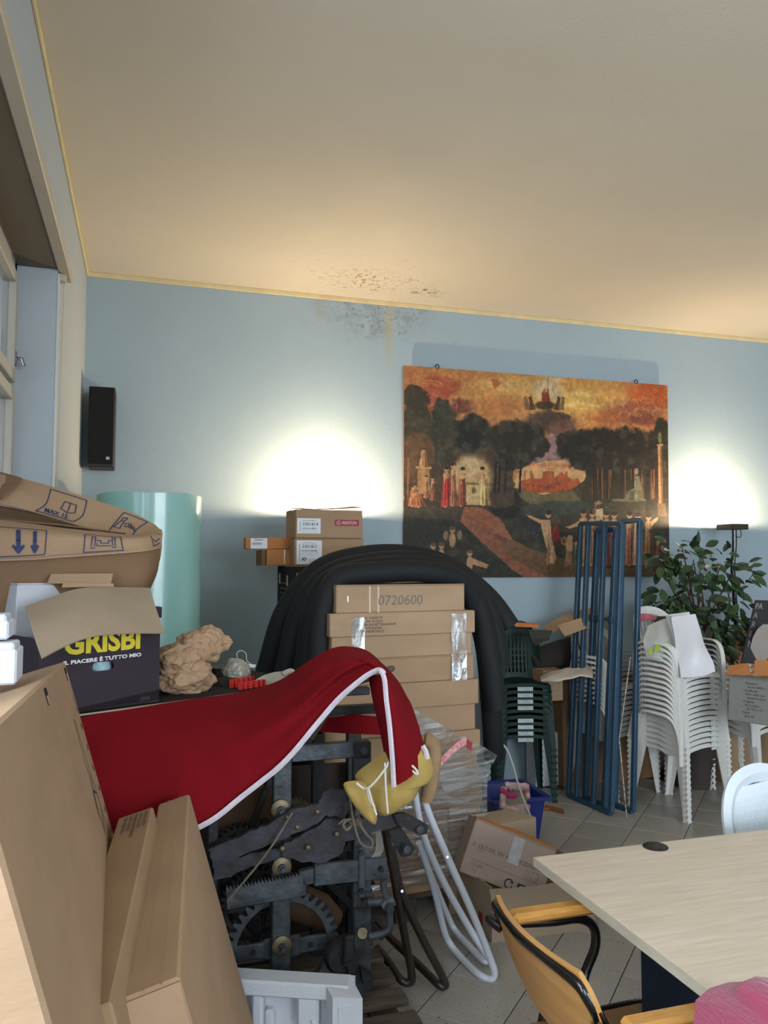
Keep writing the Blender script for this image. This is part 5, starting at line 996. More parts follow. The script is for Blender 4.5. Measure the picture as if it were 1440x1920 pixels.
single('tie_rope', MB().tube(spl([mp(548, 1524, -.075), mp(500, 1600, -.08), mp(426, 1690, -.06)], 6), .0035, 6), ROPE, 'thin dark rope slanting across the front of the iron machine', 'rope')
rl = MB()
rl.tube(spl([mp(656, 1492, -.13), mp(664, 1545, -.13), mp(676, 1580, -.12), mp(694, 1590, -.1), mp(698, 1578, -.1), mp(684, 1560, -.12), mp(668, 1535, -.13)], 8), .0042, 6).tube(spl([mp(636, 1545, -.10), mp(648, 1537, -.11), mp(660, 1545, -.11), mp(650, 1556, -.11), mp(644, 1545, -.115), mp(658, 1536, -.12), mp(676, 1548, -.12), mp(672, 1530, -.125)], 8), .0045, 6)
single('rope_loop', rl, ROPE, 'knotted pale rope loops hanging below the yellow foam pad', 'rope')
wr_ = MB()
for k in range(5): wr_.tube(spl([P(705+2*k, 1560, 2.78), P(706+3*k, 1590, 2.77), P(700+3*k, 1604, 2.76), P(690+4*k, 1612, 2.76)], 5), .002, 5)
single('loose_wires', wr_, STR, 'bundle of thin pale wires hanging behind the machine post', 'wire')

# ---------------------------------------------------------------- red cloth over the machine
t = thing('red_cloth', 'dark red woven cloth with white seams draped over the iron machine', 'cloth', P(600, 1300, 2.5))
top = [(150, 1345, 2.37), (260, 1326, 2.49), (360, 1310, 2.62), (450, 1297, 2.74), (525, 1275, 2.74), (578, 1240, 2.66), (618, 1217, 2.64), (650, 1211, 2.64), (692, 1221, 2.63), (735, 1263, 2.60)]
bot = [(225, 1600, 2.20), (378, 1546, 2.30), (450, 1496, 2.36), (528, 1432, 2.42), (590, 1362, 2.46), (637, 1308, 2.48), (680, 1271, 2.48), (704, 1256, 2.47), (714, 1255, 2.46), (721, 1262, 2.45)]
rows = []
for k in range(6):
    u = k/5; row = []
    for i, (a, b) in enumerate(zip(top, bot)):
        p = P(*a).lerp(P(*b), u); p = p-fw*(.085*math.sin(math.pi*u**.8)*(1 if i < 5 else .6)); row.append(p)
    rows.append(row)
g = surf(rows, 5, 6)
g = [[p-fw*(.030*max(0, min(1, (j/54-.38)*2.2))*math.sin(i*.36+j*.07+1.2)*math.sin(math.pi*min(1, i/22))+.012*max(0, min(1, (j/54-.2)*3))*math.sin(i*.75-j*.10)*math.sin(math.pi*i/25)) for j, p in enumerate(r)] for i, r in enumerate(g)]
g = [[p-fw*(.020*noise.noise(V((p.x*3.2+p.z*5, p.z*3-p.x*5, 2)))+.006*noise.noise(V((p.x*11, p.z*11, 4)))) for p in r] for r in g]
part('drape', MB().grid(g, .006), REDC, t)
def hem(line, wd=.0062):
    rows = []
    for i, p in enumerate(line):
        q = line[min(i+1, len(line)-1)]-line[max(i-1, 0)]; s = fw.cross(q).normalized(); rows.append([p-s*wd-fw*.009, p-fw*.013, p+s*wd-fw*.009])
    return MB().grid(rows, .004)
part('hem', hem(g[-1]), HEM, t)
Lf = [(700, 1250, 2.47), (721, 1263, 2.45), (727, 1310, 2.43), (733, 1360, 2.42), (738, 1420, 2.41), (741, 1474, 2.41)]; Rt = [(692, 1221, 2.63), (737, 1264, 2.60), (766, 1310, 2.58), (782, 1350, 2.56), (793, 1388, 2.54), (801, 1417, 2.53)]
rows = [[P(*a).lerp(P(*b), s/4)-fw*(.05*math.sin(math.pi*s/4)) for s in range(5)] for a, b in zip(Lf, Rt)]
g2 = surf(rows, 6, 6); g2 = [[p-fw*(.012*noise.noise(V((p.x*9, p.z*4, 6))))-V((0, 0, .006*noise.noise(V((p.x*60, 0, 1))))) for p in r] for r in g2]
part('drape', MB().grid(g2, .006), REDC, t); part('hem', hem([r[0]-rt*.004 for r in g2[4:]], .005), HEM, t)
e = part('hem', hem([P(792, 1396, 2.50), P(798, 1406, 2.50), P(801, 1421, 2.50)], .005), HEM, t)
In = [(690, 1266, 2.56), (700, 1320, 2.56), (712, 1370, 2.56), (724, 1430, 2.52), (739, 1472, 2.43)]; Io = [(720, 1264, 2.46), (728, 1315, 2.45), (734, 1365, 2.44), (738, 1430, 2.43), (741, 1474, 2.42)]
part('drape', MB().grid(surf([[P(*a), P(*a).lerp(P(*b), .5)-fw*.012, P(*b)] for a, b in zip(In, Io)], 6, 4), .005), REDC, t)
part('drape', MB().grid(surf([[mp(600, 1350, .16), mp(660, 1340, .16), mp(720, 1345, .16)], [mp(600, 1372, .15), mp(660, 1376, .15), mp(720, 1378, .15)]], 3, 3), .006), REDC, t)

# ---------------------------------------------------------------- yellow foam pad tied with string
t = thing('foam_pad', 'yellow foam pad bent over and tied with white string', 'foam', P(735, 1480, 2.46))
def outl(p2, d): return spl([P(x, y, d) for x, y in p2], 4, True)
part('pad', MB().puff(outl([(667, 1452), (700, 1425), (735, 1402), (775, 1392), (800, 1405), (810, 1430), (812, 1458), (790, 1464), (786, 1478), (778, 1496), (755, 1512), (738, 1524), (716, 1530), (704, 1522), (690, 1500), (675, 1475)], 2.52), .075, .05, -fw, 6, .008, 3), FOAMY, t)
part('pad', MB().puff(outl([(644, 1470), (660, 1464), (680, 1466), (694, 1480), (703, 1502), (707, 1528), (703, 1546), (686, 1536), (668, 1516), (652, 1492)], 2.47), .03, .02, -fw, 5, .006, 8), FOAMY, t)
def string(p2, d=2.41): part('string', MB().tube(spl([P(x, y, d) for x, y in p2], 5), .0035, 6), STR, t)
string([(668, 1468), (690, 1478), (722, 1442), (728, 1428)]); string([(688, 1476), (693, 1500), (700, 1512), (706, 1528)], 2.40); string([(691, 1478), (697, 1502), (702, 1514)], 2.395); string([(722, 1430), (723, 1470), (727, 1525)], 2.415); string([(768, 1440), (776, 1448), (782, 1452)], 2.43); string([(772, 1435), (780, 1443), (784, 1452)], 2.43)

# ---------------------------------------------------------------- folding chair frames leaning right of the machine
def tubes(name, label, paths, m, r=.0135):
    t = thing(name, label, 'chair', P(*paths[0][len(paths[0])//2]), 0, 'folded tubular chairs leaning by the machine')
    for p in paths: part('frame_tube', MB().tube(spl([P(*q) for q in p], 6), r, 12), m, t)
    return t
wt = tubes('folding_chair', 'white tubular folding chair with tan arm pad leaning by the cartons', [
    [(790, 1420, 2.84), (793, 1480, 2.84), (802, 1520, 2.86), (838, 1605, 2.88), (885, 1710, 2.91), (920, 1800, 2.935), (927, 1826, 2.94), (918, 1836, 2.94), (895, 1825, 2.97), (860, 1790, 3.1), (843, 1768, 3.14), (832, 1742, 3.13), (812, 1660, 3.08), (786, 1580, 3.02)],
    [(776, 1475, 2.98), (792, 1560, 3.0), (830, 1650, 3.03), (880, 1740, 3.06), (911, 1788, 3.03), (915, 1799, 3.04), (906, 1800, 3.045), (880, 1774, 3.15), (853, 1744, 3.26), (838, 1715, 3.25), (815, 1660, 3.18), (790, 1600, 3.12)]], TUBEW)
ap_ = part('arm_pad', MB().tube(spl([P(788, 1386, 2.82), P(808, 1392, 2.82), P(813, 1420, 2.82), P(808, 1460, 2.82), P(799, 1500, 2.83)], 6), [.015]*3+[.027]*19+[.024]*3, 12), TAN, wt)
for x, y in ((839, 1607),): part('rivet', MB().cyl(P(x, y, 2.86), P(x, y, 2.90), .005, 10), STEEL, wt)
bt = tubes('folding_chair', 'dark brown tubular folding chair frame leaning behind the machine post', [
    [(722, 1555, 2.78), (738, 1640, 2.79), (756, 1740, 2.82), (772, 1828, 2.86), (766, 1842, 2.865), (750, 1836, 2.87), (725, 1800, 2.96), (705, 1775, 3.0)],
    [(735, 1590, 2.80), (752, 1670, 2.81), (790, 1755, 2.83), (832, 1836, 2.86), (832, 1848, 2.865), (820, 1844, 2.87), (780, 1805, 2.98), (735, 1762, 3.1), (705, 1728, 3.16)]], TUBEB, .0145)
part('rivet', MB().cyl(P(754, 1671, 2.78), P(754, 1671, 2.83), .005, 10), STEEL, bt)

# ---------------------------------------------------------------- polystyrene tray standing in front of the machine
t = thing('foam_tray', 'white moulded polystyrene tray with recesses standing before the iron machine', 'packaging', P(570, 1920, 2.3))
zt_ = .335; TLc = PZ(440, 1812, zt_); TRc = PZ(668, 1826, zt_); exx = (TRc-TLc).normalized(); dd = V((exx.y, -exx.x, 0)); tl = V((0, 0, 1))
O = TLc-V((0, 0, zt_))-exx*.12; Wd = (TRc-TLc).length+.12; BK = .028
def blk(x0, x1, z0, z1, y0=0, y1=.075, b=.006, nm='rim'): part(nm, MB().obox(O+exx*x0+dd*y0+V((0, 0, z0)), exx*(x1-x0), dd*(y1-y0), V((0, 0, z1-z0)), b), EPS, t)
blk(.001, Wd-.002, .001, zt_-.003, .001, BK, .002, 'back_plate'); blk(0, Wd-.01, zt_-.045, zt_, .0, .075); blk(0, Wd, 0, .05); blk(Wd-.045, Wd, .05, zt_-.04, 0, .075)
blk(Wd-.165, Wd-.10, zt_-.13, zt_-.04, BK-.004, .07, .008, 'rib'); blk(Wd-.30, Wd-.265, zt_-.17, zt_-.045, BK-.004, .07, .008, 'rib'); blk(Wd-.265, Wd-.235, zt_-.20, zt_-.09, BK-.004, .06, .008, 'rib'); blk(0, Wd-.27, zt_-.22, zt_-.155, BK-.004, .06, .008, 'rib'); blk(Wd-.27, Wd-.12, zt_-.24, zt_-.19, BK-.004, .05, .008, 'rib')
part('corner_block', MB().poly3([O+exx*(Wd-.02)+V((0, 0, zt_-.002)), O+exx*(Wd+.035)+dd*.11+V((0, 0, zt_-.01)), O+exx*(Wd-.05)+dd*.115+V((0, 0, zt_-.01)), O+exx*(Wd-.075)+dd*.077+V((0, 0, zt_-.003))], (0, 0, -.30)), EPS, t)
part('rib', MB().bar(O+exx*(Wd-.12)+dd*.06+V((0, 0, zt_-.10)), O+exx*(Wd-.05)+dd*.085+V((0, 0, zt_-.20)), .02, .03, (0, 1, 0), .006), EPS, t)
part('pocket', MB().obox(O+exx*(Wd-.035)+dd*.1125+V((0, 0, zt_-.085)), exx*.045, dd*.004, V((0, 0, .05)), .002), EPS, t)

def crumple(c, rx, ry, rz, seed, sub=4, amp=.34):
    bm = bmesh.new(); bmesh.ops.create_icosphere(bm, subdivisions=sub, radius=1); vs = []
    for v in bm.verts:
        p = v.co.copy(); r = 1+amp*1.1*(noise.voronoi(p*1.5+V((seed, 0, 0)))[0][0]-.42)+amp*.55*(noise.voronoi(p*3.3+V((0, seed, 0)))[0][0]-.4)+amp*.3*noise.noise(p*2+V((0, 0, seed)))+amp*.42*(noise.voronoi(p*5.5+V((seed, seed, 0)))[0][0]-.4); q = p*r; vs.append(c+rt*(q.x*rx)+fw*(q.y*ry)+up*(q.z*rz))
    fs = [tuple(v.index for v in f.verts) for f in bm.faces]; bm.free(); return vs, fs
# ---------------------------------------------------------------- cardboard sheet on the machine and the things on it
zs = 1.10; Af = PZ(158, 1337, zs); Bf = PZ(600, 1277, zs); exs = (Bf-Af).normalized(); eys = V((-exs.y, exs.x, 0)); Ls = (Bf-Af).length
t = thing('cardboard_sheet', 'thin dark-printed cardboard sheet lying on the red cloth, holding the clutter', 'cardboard', Af)
part('sheet', MB().obox(Af-exs*.06-V((0, 0, .007)), exs*(Ls+.05), eys*.62, V((0, 0, .006)), .001), CARDK, t); part('cut_edge', MB().obox(Af-exs*.06-eys*.0015-V((0, 0, .0065)), exs*(Ls+.05), eys*.0015, V((0, 0, .005))), CARD3, t)
def on(u, v): return Af+exs*u+eys*v
def pol(px, py, v):   # point of the sheet's vertical plane, v behind its front edge
    r = ray(px, py); n = eys; o = on(0, v); return CAM+r*((o-CAM).dot(n)/r.dot(n))
# plum-coloured biscuit carton with an open flap
gl, gr = pol(70, 1330, .03), pol(298, 1310, .03); gl = V((gl.x, gl.y, zs)); gr = V((gr.x, gr.y, zs)); exg = (gr-gl).normalized(); eyg = V((-exg.y, exg.x, 0)); Wg = (gr-gl).length; Hg = pol(292, 1185, .03).z-zs
t = thing('biscuit_carton', 'plum-black carton with yellow and white lettering and one open brown flap', 'box', gl)
hx0, hx1, hz0, hz1 = pol(173, 1250, .03), pol(214, 1246, .03), pol(190, 1258, .03).z-zs, pol(190, 1241, .03).z-zs
u0 = (hx0-gl).dot(exg); u1 = (hx1-gl).dot(exg)
def gp_(u, z, d=0.0): return gl+exg*u+V((0, 0, z))+eyg*d
fp_ = MB()
hole = []; rr_ = (hz1-hz0)/2
for k in range(9): a = -math.pi/2+math.pi*k/8; hole.append((u1-rr_+rr_*math.cos(a), (hz0+hz1)/2+rr_*math.sin(a)))
for k in range(9): a = math.pi/2+math.pi*k/8; hole.append((u0+rr_+rr_*math.cos(a), (hz0+hz1)/2+rr_*math.sin(a)))
outr = []
for (u, z) in hole:
    cu, cz = (u0+u1)/2, (hz0+hz1)/2; du, dz = u-cu, z-cz; s = min(((Wg-cu)/du if du > 1e-6 else (-cu/du if du < -1e-6 else 1e9)), ((Hg-cz)/dz if dz > 1e-6 else (-cz/dz if dz < -1e-6 else 1e9))); outr.append((cu+du*s, cz+dz*s))
N_ = len(hole); vs = [gp_(*h) for h in hole]+[gp_(*o) for o in outr]+[gp_(*h, .004) for h in hole]+[gp_(*o, .004) for o in outr]
fs = []
for i in range(N_): j = (i+1) % N_; fs += [(i, N_+i, N_+j, j), (2*N_+i, 2*N_+j, 3*N_+j, 3*N_+i), (i, j, 2*N_+j, 2*N_+i), (N_+i, 3*N_+i, 3*N_+j, N_+j)]
for c in ((0, 0), (Wg, 0), (Wg, Hg), (0, Hg)):
    k = min(range(N_), key=lambda i: (outr[i][0]-c[0])**2+(outr[i][1]-c[1])**2)
    for kk in (k, (k+1) % N_, k-1):
        a, b_ = outr[kk], outr[(kk+1) % N_]; vi = len(vs); vs += [gp_(*a), gp_(*b_), gp_(*c)]; fs.append((vi, vi+1, vi+2))
part('front_panel', MB().add(vs, fs), CARDB, t); Dg = .27
part('side_panel', MB().obox(gp_(Wg-.004, 0, .0045), exg*.004, eyg*(Dg-.005), V((0, 0, Hg))), CARDB, t); part('side_panel', MB().obox(gp_(0, 0, .0045), exg*.004, eyg*(Dg-.005), V((0, 0, Hg))), CARDB, t); part('back_panel', MB().obox(gp_(.004, 0, Dg-.005), exg*(Wg-.008), eyg*.004, V((0, 0, Hg*.55))), CARDB, t); part('base_panel', MB().obox(gp_(.004, .001, .0045), exg*(Wg-.008), eyg*(Dg-.01), V((0, 0, .004))), CARD, t)
single('inner_bag', MB().add(*crumple(gp_((u0+u1)/2, (hz0+hz1)/2, .075), .06, .045, .05, 61, 3, .25)), mat('pale_blue_film', (150, 178, 190), .35, var=.1), 'pale blue bag seen through the hand hole of the plum-black carton', 'bag')
def gq(px, py): p = pol(px, py, .03); return p
gw = (gq(262, 1190)-gq(120, 1200)).length
txt('GRISBI', .088, INKY, t, gq(119, 1227), gq(262, 1214)-gq(119, 1227), V((0, 0, 1)), bold=.0035, width=(gq(262, 1214)-gq(119, 1227)).length, off=.0015)
txt('IL PIACERE È TUTTO MIO', .0155, INKW, t, gq(118, 1247), gq(264, 1230)-gq(118, 1247), V((0, 0, 1)), bold=.0006, width=(gq(264, 1230)-gq(118, 1247)).length, off=.0015)
part('slot', MB().obox(gq(262, 1314)-eyg*.002, exg*.035, eyg*.003, V((0, 0, .012))), INK, t)
fr = [[(47, 1137, .16), (100, 1118, .17), (150, 1103, .17), (215, 1101, .17), (281, 1102, .17)], [(60, 1180, .02), (105, 1160, .04), (155, 1146, .05), (220, 1143, .05), (294, 1145, .05)], [(78, 1234, -.07), (130, 1207, -.06), (180, 1191, -.05), (245, 1186, -.05), (309, 1186, -.05)]]
part('flap', MB().grid(surf([[pol(*p) for p in r] for r in fr], 5, 5), .005), CARD3, t)
part('flap', MB().grid([[pol(286, 1136, .10), pol(304, 1138, .09)], [pol(292, 1160, .10), pol(303, 1158, .09)]], .004), CARDB, t)
# white carton behind it
wl_ = [pol(*p) for p in ((22, 1225, .31), (150, 1215, .31), (150, 1100, .31), (40, 1096, .31))]
exw = (wl_[1]-wl_[0]); exw.z = 0; exw.normalize(); eyw = V((-exw.y, exw.x, 0)); O = V((wl_[0].x, wl_[0].y, zs)); Hw = wl_[3].z-zs
t, O, e_, f_, z_ = carton('white_carton', 'white carton partly hidden behind the plum-black biscuit carton', O, exw, (Z1+exw*.03).normalized(), .30, .20, Hw, CARDW)
lines(t, O, e_, z_, [(.02, .03, .02, Hw*.55), (.02, Hw*.55, .12, Hw*.55)], .002, INKS)
# large open carton, lying behind, over the white one (rests on a wooden support)
t = thing('open_carton', 'large crushed open brown carton with black handling symbols and loose flaps', 'box', P(150, 1100, 2.6))
FD = 2.72
lower = [[(-60, 1048, 2.55), (60, 1044, 2.6), (110, 1040, 2.62), (200, 1034, 2.68), (270, 1030, 2.74), (301, 1024, 2.80)], [(-60, 1110, 2.57), (60, 1105, 2.62), (110, 1100, 2.64), (200, 1092, 2.70), (270, 1082, 2.76), (296, 1070, 2.84)], [(-60, 1190, 2.6), (60, 1180, 2.65), (110, 1170, 2.67), (200, 1150, 2.72), (262, 1120, 2.78), (282, 1104, 2.88)]]
part('front_panel', MB().grid(surf([[P(*p) for p in r] for r in lower], 4, 5), .005), CARDD, t)
ff = [[(-60, 968, 2.60), (60, 982, 2.66), (120, 990, 2.68), (200, 998, 2.74), (262, 1003, 2.78), (303, 992, 2.88)], [(-60, 995, 2.55), (60, 1002, 2.60), (120, 1006, 2.62), (200, 1011, 2.68), (262, 1010, 2.73), (305, 1003, 2.84)], [(-60, 1049, 2.54), (60, 1045, 2.59), (110, 1041, 2.61), (200, 1035, 2.67), (270, 1031, 2.73), (302, 1022, 2.81)]]
fg = surf([[P(*p) for p in r] for r in ff], 5, 6); part('front_flap', MB().grid(fg, .005), CARD, t)
part('fold_line', MB().tube(spl([P(*p) for p in ((-60, 1052, 2.535), (60, 1048, 2.585), (110, 1044, 2.60), (200, 1038, 2.66), (270, 1032, 2.72), (300, 1026, 2.80))], 6), .0045, 6), CARD2, t)
lf = [[(-40, 882, 2.78), (40, 897, 2.80), (110, 916, 2.84), (180, 938, 2.90), (245, 960, 2.97), (285, 980, 3.0), (304, 996, 2.96)], [(-40, 918, 2.72), (30, 925, 2.73), (100, 950, 2.78), (170, 972, 2.84), (220, 986, 2.90), (262, 994, 2.94), (296, 1000, 2.94)], [(-40, 944, 2.70), (0, 945, 2.70), (80, 964, 2.74), (150, 985, 2.79), (210, 1003, 2.84), (250, 1012, 2.90), (290, 1012, 2.92)]]
lg_ = surf([[P(*p) for p in r] for r in lf], 5, 6); part('lid_flap', MB().grid(lg_, .005), CARD, t)
part('side_flap', MB().grid(surf([[P(-30, 876, 2.84), P(42, 896, 2.77)], [P(-30, 925, 2.76), P(2, 935, 2.66)]], 2, 2), .005), CARDD, t)
part('back_panel', MB().grid([[P(-40, 940, 3.0), P(260, 1000, 3.08)], [P(-40, 1150, 3.02), P(265, 1110, 3.08)]], .005), CARDD, t); part('inner_panel', MB().grid(surf([[P(-40, 972, 2.66), P(110, 985, 2.74), P(230, 1000, 2.84)], [P(-40, 946, 2.98), P(110, 975, 3.02), P(250, 1003, 3.06)]], 2, 2), .004), CARDD, t)
part('end_panel', MB().grid(surf([[P(302, 1000, 2.86), P(303, 995, 2.95), P(290, 1000, 3.08)], [P(297, 1050, 2.86), P(300, 1050, 2.97), P(285, 1050, 3.08)], [P(282, 1104, 2.88), P(268, 1112, 3.0), P(262, 1112, 3.08)]], 3, 3), .005), CARD2, t)
hp = pol(130, 1080, .36)
part('hand_flap', MB().grid([[P(96, 1076, 2.60), P(212, 1075, 2.66)], [P(88, 1094, 2.585), P(208, 1094, 2.645)]], .004), CARD, t); part('hand_flap', MB().grid([[P(118, 1093, 2.59), P(212, 1094, 2.635)], [P(116, 1101, 2.58), P(214, 1100, 2.63)]], .004), CARD2, t)
def pat(gridpts, nm, mt, segs, wd=.0035, lift=.0035):   # printed strokes laid on a bent panel, in its own u, v
    R_, C_ = len(gridpts)-1, len(gridpts[0])-1
    def at(u, v):
        x, y = min(max(u, 0), .9999)*C_, min(max(v, 0), .9999)*R_; i, j = int(y), int(x); fx, fy = x-j, y-i; a = gridpts[i][j].lerp(gridpts[i][j+1], fx); b = gridpts[i+1][j].lerp(gridpts[i+1][j+1], fx); nn = (gridpts[i][j+1]-gridpts[i][j]).cross(gridpts[i+1][j]-gridpts[i][j]).normalized(); nn = -nn if nn.dot(fw) > 0 else nn; return a.lerp(b, fy), nn
    b = MB()
    for x0, y0, x1, y1 in segs:
        n_ = max(1, int(6*math.hypot(x1-x0, (y1-y0)*.4)/.1)); pr = [at(x0+(x1-x0)*k/n_, y0+(y1-y0)*k/n_) for k in range(n_+1)]
        for (p, n1), (q, n2) in zip(pr, pr[1:]):
            d = (q-p)
            if d.length < 1e-7: continue
            s = n1.cross(d).normalized()*wd/2; e = d.normalized()*wd*.3; b.add([p-s-e+n1*lift, q-s+e+n2*lift, q+s+e+n2*lift, p+s-e+n1*lift], [(0, 1, 2, 3)])
    part(nm, b, mt, t); return at
at = pat(lg_, 'printed_mark', INKB, rect_segs(.30, .12, .46, .92)+[(.37, .3, .42, .3), (.42, .3, .425, .5), (.425, .5, .40, .58), (.40, .58, .365, .5), (.365, .5, .37, .3), (.395, .3, .395, .58)])
pat(lg_, 'printed_mark', INKB, rect_segs(.64, .12, .81, .93)+[(.662, .34, .682, .34), (.682, .34, .694, .6), (.694, .6, .65, .6), (.65, .6, .662, .34), (.662, .34, .66, .25), (.66, .25, .683, .23), (.683, .23, .682, .34)])
def ptxt(at_, s, size, u0, v0, u1, v1, bold=0.0):
    p, n1 = at_(u0, v0); q, n2 = at_(u1, v1); exx_ = (q-p); nn = (n1+n2).normalized(); eyy = nn.cross(exx_).normalized(); txt(s, size, INKB, t, p+nn*.004, exx_, eyy, width=exx_.length, bold=bold)
ptxt(at, 'MAX 15', .025, .325, .84, .425, .86, .0006); ptxt(at, '≤10', .04, .708, .50, .768, .54, .0012); ptxt(at, 'Kg', .026, .773, .55, .800, .57, .0008)
at = pat(fg, 'printed_mark', INKB, [(.495, .38, .505, .95), (.505, .95, .68, .95), (.68, .95, .68, .40), (.68, .40, .495, .36)]+[(.53, .45, .53, .75), (.545, .45, .545, .75), (.53, .45, .545, .45), (.528, .8, .547, .8), (.63, .45, .63, .75), (.645, .45, .645, .75), (.63, .45, .645, .45), (.628, .8, .647, .8), (.55, .58, .57, .58), (.57, .58, .57, .66), (.57, .66, .61, .66), (.61, .66, .61, .58), (.61, .58, .625, .58), (.555, .74, .62, .74), (.555, .66, .555, .74)]+[(.88, .45, .885, .9), (.885, .9, .96, .85), (.89, .62, .91, .75), (.91, .75, .95, .65), (.93, .40, .96, .45)], .003)
pat(fg, 'printed_mark', INKB, [(-.0, .35, .28, .35), (.28, .35, .285, .93), (.285, .93, .0, .97), (.0, .97, .0, .35)], .003)
for xa in (.155, .215): pat(fg, 'printed_arrow', INKB, [(xa-.0025+.005*k, .42, xa-.0025+.005*k, .78) for k in (0, 1)]+[(xa-.015, .74, xa, .86), (xa, .86, xa+.015, .74), (xa-.01, .77, xa+.01, .77)], .008)
# what carries it: a small cupboard behind the machine (mostly hidden)
sp0 = P(-20, 1200, 2.72); t = thing('low_cupboard', 'dark wooden cupboard behind the machine carrying the open carton', 'cupboard', (-.17, 3.1, 0))
zc_ = P(150, 1180, 2.7).z-.015; part('carcass', MB().box((-.36, 2.93, .02), (.02, 3.36, zc_), .004), mat('cupboard_dark', (46, 38, 32), .7), t); part('door', MB().box((-.355, 2.91, .06), (.015, 2.928, zc_-.04), .003), mat('cupboard_dark', (46, 38, 32), .7), t); part('plinth', MB().box((-.34, 2.95, 0), (.0, 3.34, .02)), mat('cupboard_dark', (46, 38, 32), .7), t)
# crumpled kraft paper
kb = MB(); vv = .16
for (px, py, rx, ry, rz, sd) in ((346, 1268, .098, .09, .062, 3), (330, 1236, .075, .07, .05, 8), (372, 1214, .082, .06, .058, 5), (392, 1198, .055, .05, .045, 12), (408, 1206, .05, .03, .03, 14)):
    c = pol(px, py, vv); kb.add(*crumple(c, rx*.95, ry, rz, sd))
t = thing('crumpled_paper', 'crumpled brown wrapping paper heaped beside the biscuit carton', 'paper', pol(350, 1300, vv)); part('wad', kb, KRAFT, t)
part('straight_edge', MB().grid(surf([[pol(400, 1232, .13), pol(418, 1222, .13), pol(437, 1204, .13)], [pol(398, 1222, .14), pol(410, 1208, .15), pol(424, 1192, .15)], [pol(385, 1216, .16), pol(398, 1200, .17), pol(410, 1184, .18)]], 4, 4), .002), KRAFT, t)
# grey polybag with a tag, red corrugated strips, white glove, dark slats
t = thing('plastic_bag', 'clouded grey plastic bag with looped tie and dark contents', 'bag', pol(440, 1290, .2))
c = pol(442, 1262, .2); part('bag_film', MB().add(*crumple(c, .052, .05, .052, 21, 4, .22)), PLB, t)
part('contents', MB().add(*crumple(pol(425, 1282, .19), .055, .045, .028, 31, 3, .3)), mat('dark_moss', (46, 46, 38), .9, var=.3), t)
part('tie', MB().tube(spl([pol(447, 1240, .19), pol(444, 1226, .19), pol(451, 1220, .19), pol(461, 1225, .19), pol(463, 1238, .18), pol(472, 1246, .18)], 6), .0013, 5), STR, t); part('tag', MB().grid(surf([[pol(457, 1244, .17), pol(480, 1246, .17)], [pol(462, 1251, .165), pol(478, 1252, .165)]], 3, 3), .001), BAGW, t)
txt('OEX', .012, INKS, t, pol(434, 1263, .13), exs, V((0, 0, 1))+exs*.2)
def wavy(pts, amp, h, n=40):
    rows = [[], []]; sp = spl(pts, n//(len(pts)-1))
    for i, p in enumerate(sp): o = eys*amp*math.sin(i*.9); rows[0].append(p+o); rows[1].append(p+o+V((0, 0, h)))
    return MB().grid(rows, .002)
single('red_corrugated_strip', wavy([on((pol(447, 1292, .04)-Af).dot(exs), .04), on((pol(495, 1286, .05)-Af).dot(exs), .05)], .009, .025), REDP, 'front red corrugated plastic strip on the cardboard sheet edge', 'plastic strip', 'red corrugated strips')
single('red_corrugated_strip', wavy([on((pol(428, 1285, .11)-Af).dot(exs), .10), on((pol(474, 1276, .12)-Af).dot(exs), .12)], .009, .03), REDP, 'rear red corrugated plastic strip by the grey bag', 'plastic strip', 'red corrugated strips')
t = thing('work_glove', 'dirty white fabric work glove lying beside the red strips', 'glove', pol(520, 1280, .08)); gb = MB(); bz = lambda px, py, v: pol(px, py, v)
part('palm', MB().puff(spl([bz(478, 1276, .07), bz(498, 1266, .09), bz(522, 1259, .10), bz(545, 1261, .10), bz(560, 1268, .09), bz(548, 1278, .07), bz(522, 1284, .06), bz(495, 1284, .06)], 4, True), .016, .012, -fw+up, 5, .006, 4), GLOVE, t)
for pp in (((540, 1268, .08), (560, 1268, .08), (575, 1270, .08), (588, 1272, .08)), ((535, 1262, .10), (555, 1262, .11), (572, 1264, .11)), ((540, 1274, .06), (556, 1278, .06), (570, 1280, .06)), ((530, 1264, .07), (545, 1258, .06), (552, 1264, .05))): part('finger', MB().tube(spl([bz(*p) for p in pp], 4), [.011]*(4*(len(pp)-1))+[.006], 8, flat=.8), GLOVE, t)
for k in range(3): single('dark_tile_sample', MB().obox(on((pol(398, 1245, .40)-Af).dot(exs)+.004*k, .38)+V((0, 0, .011*k)), exs*.14, eys*.1, V((0, 0, .009)), .001), mat('dark_slab', (58, 50, 46), .5), ['lowest', 'middle', 'top'][k]+' thin dark slab of the small pile behind the grey bag', 'slab', 'thin dark slabs')

# ---------------------------------------------------------------- cartons, bin and paint tools right of the film-wrapped stack
qa, qb = PZ(921, 1767), PZ(1098, 1742); exq = (qb-qa).normalized(); eyq = V((-exq.y, exq.x, 0)); hq = .225; wq = (qb-qa).length+.04
t = thing('open_box', 'beige open carton on the tiles holding the tilted oil carton', 'box', qa)
def wall_(a, b, h1, h2, m=CARD3, nm='side_panel'): part(nm, MB().poly3([a, b, b+V((0, 0, h2)), a+V((0, 0, h1))], (b-a).cross(V((0, 0, 1))).normalized()*-.006), m, t)
qc, qd = qb+exq*.03+eyq*.30, qa-exq*.05+eyq*.34
q0, q1 = qa-exq*.0, qb+exq*.04
rows = [[q0+V((0, 0, 0)), q0.lerp(q1, .5), q1], [q0+V((0, 0, hq*.6))-eyq*.008, q0.lerp(q1, .5)+V((0, 0, hq*.6))-eyq*.015, q1+V((0, 0, hq*.6))-eyq*.008], [q0-exq*.012+V((0, 0, hq*.97))-eyq*.01, q0.lerp(q1, .5)+V((0, 0, hq*.95))-eyq*.022, q1+V((0, 0, hq*1.06))-eyq*.012]]
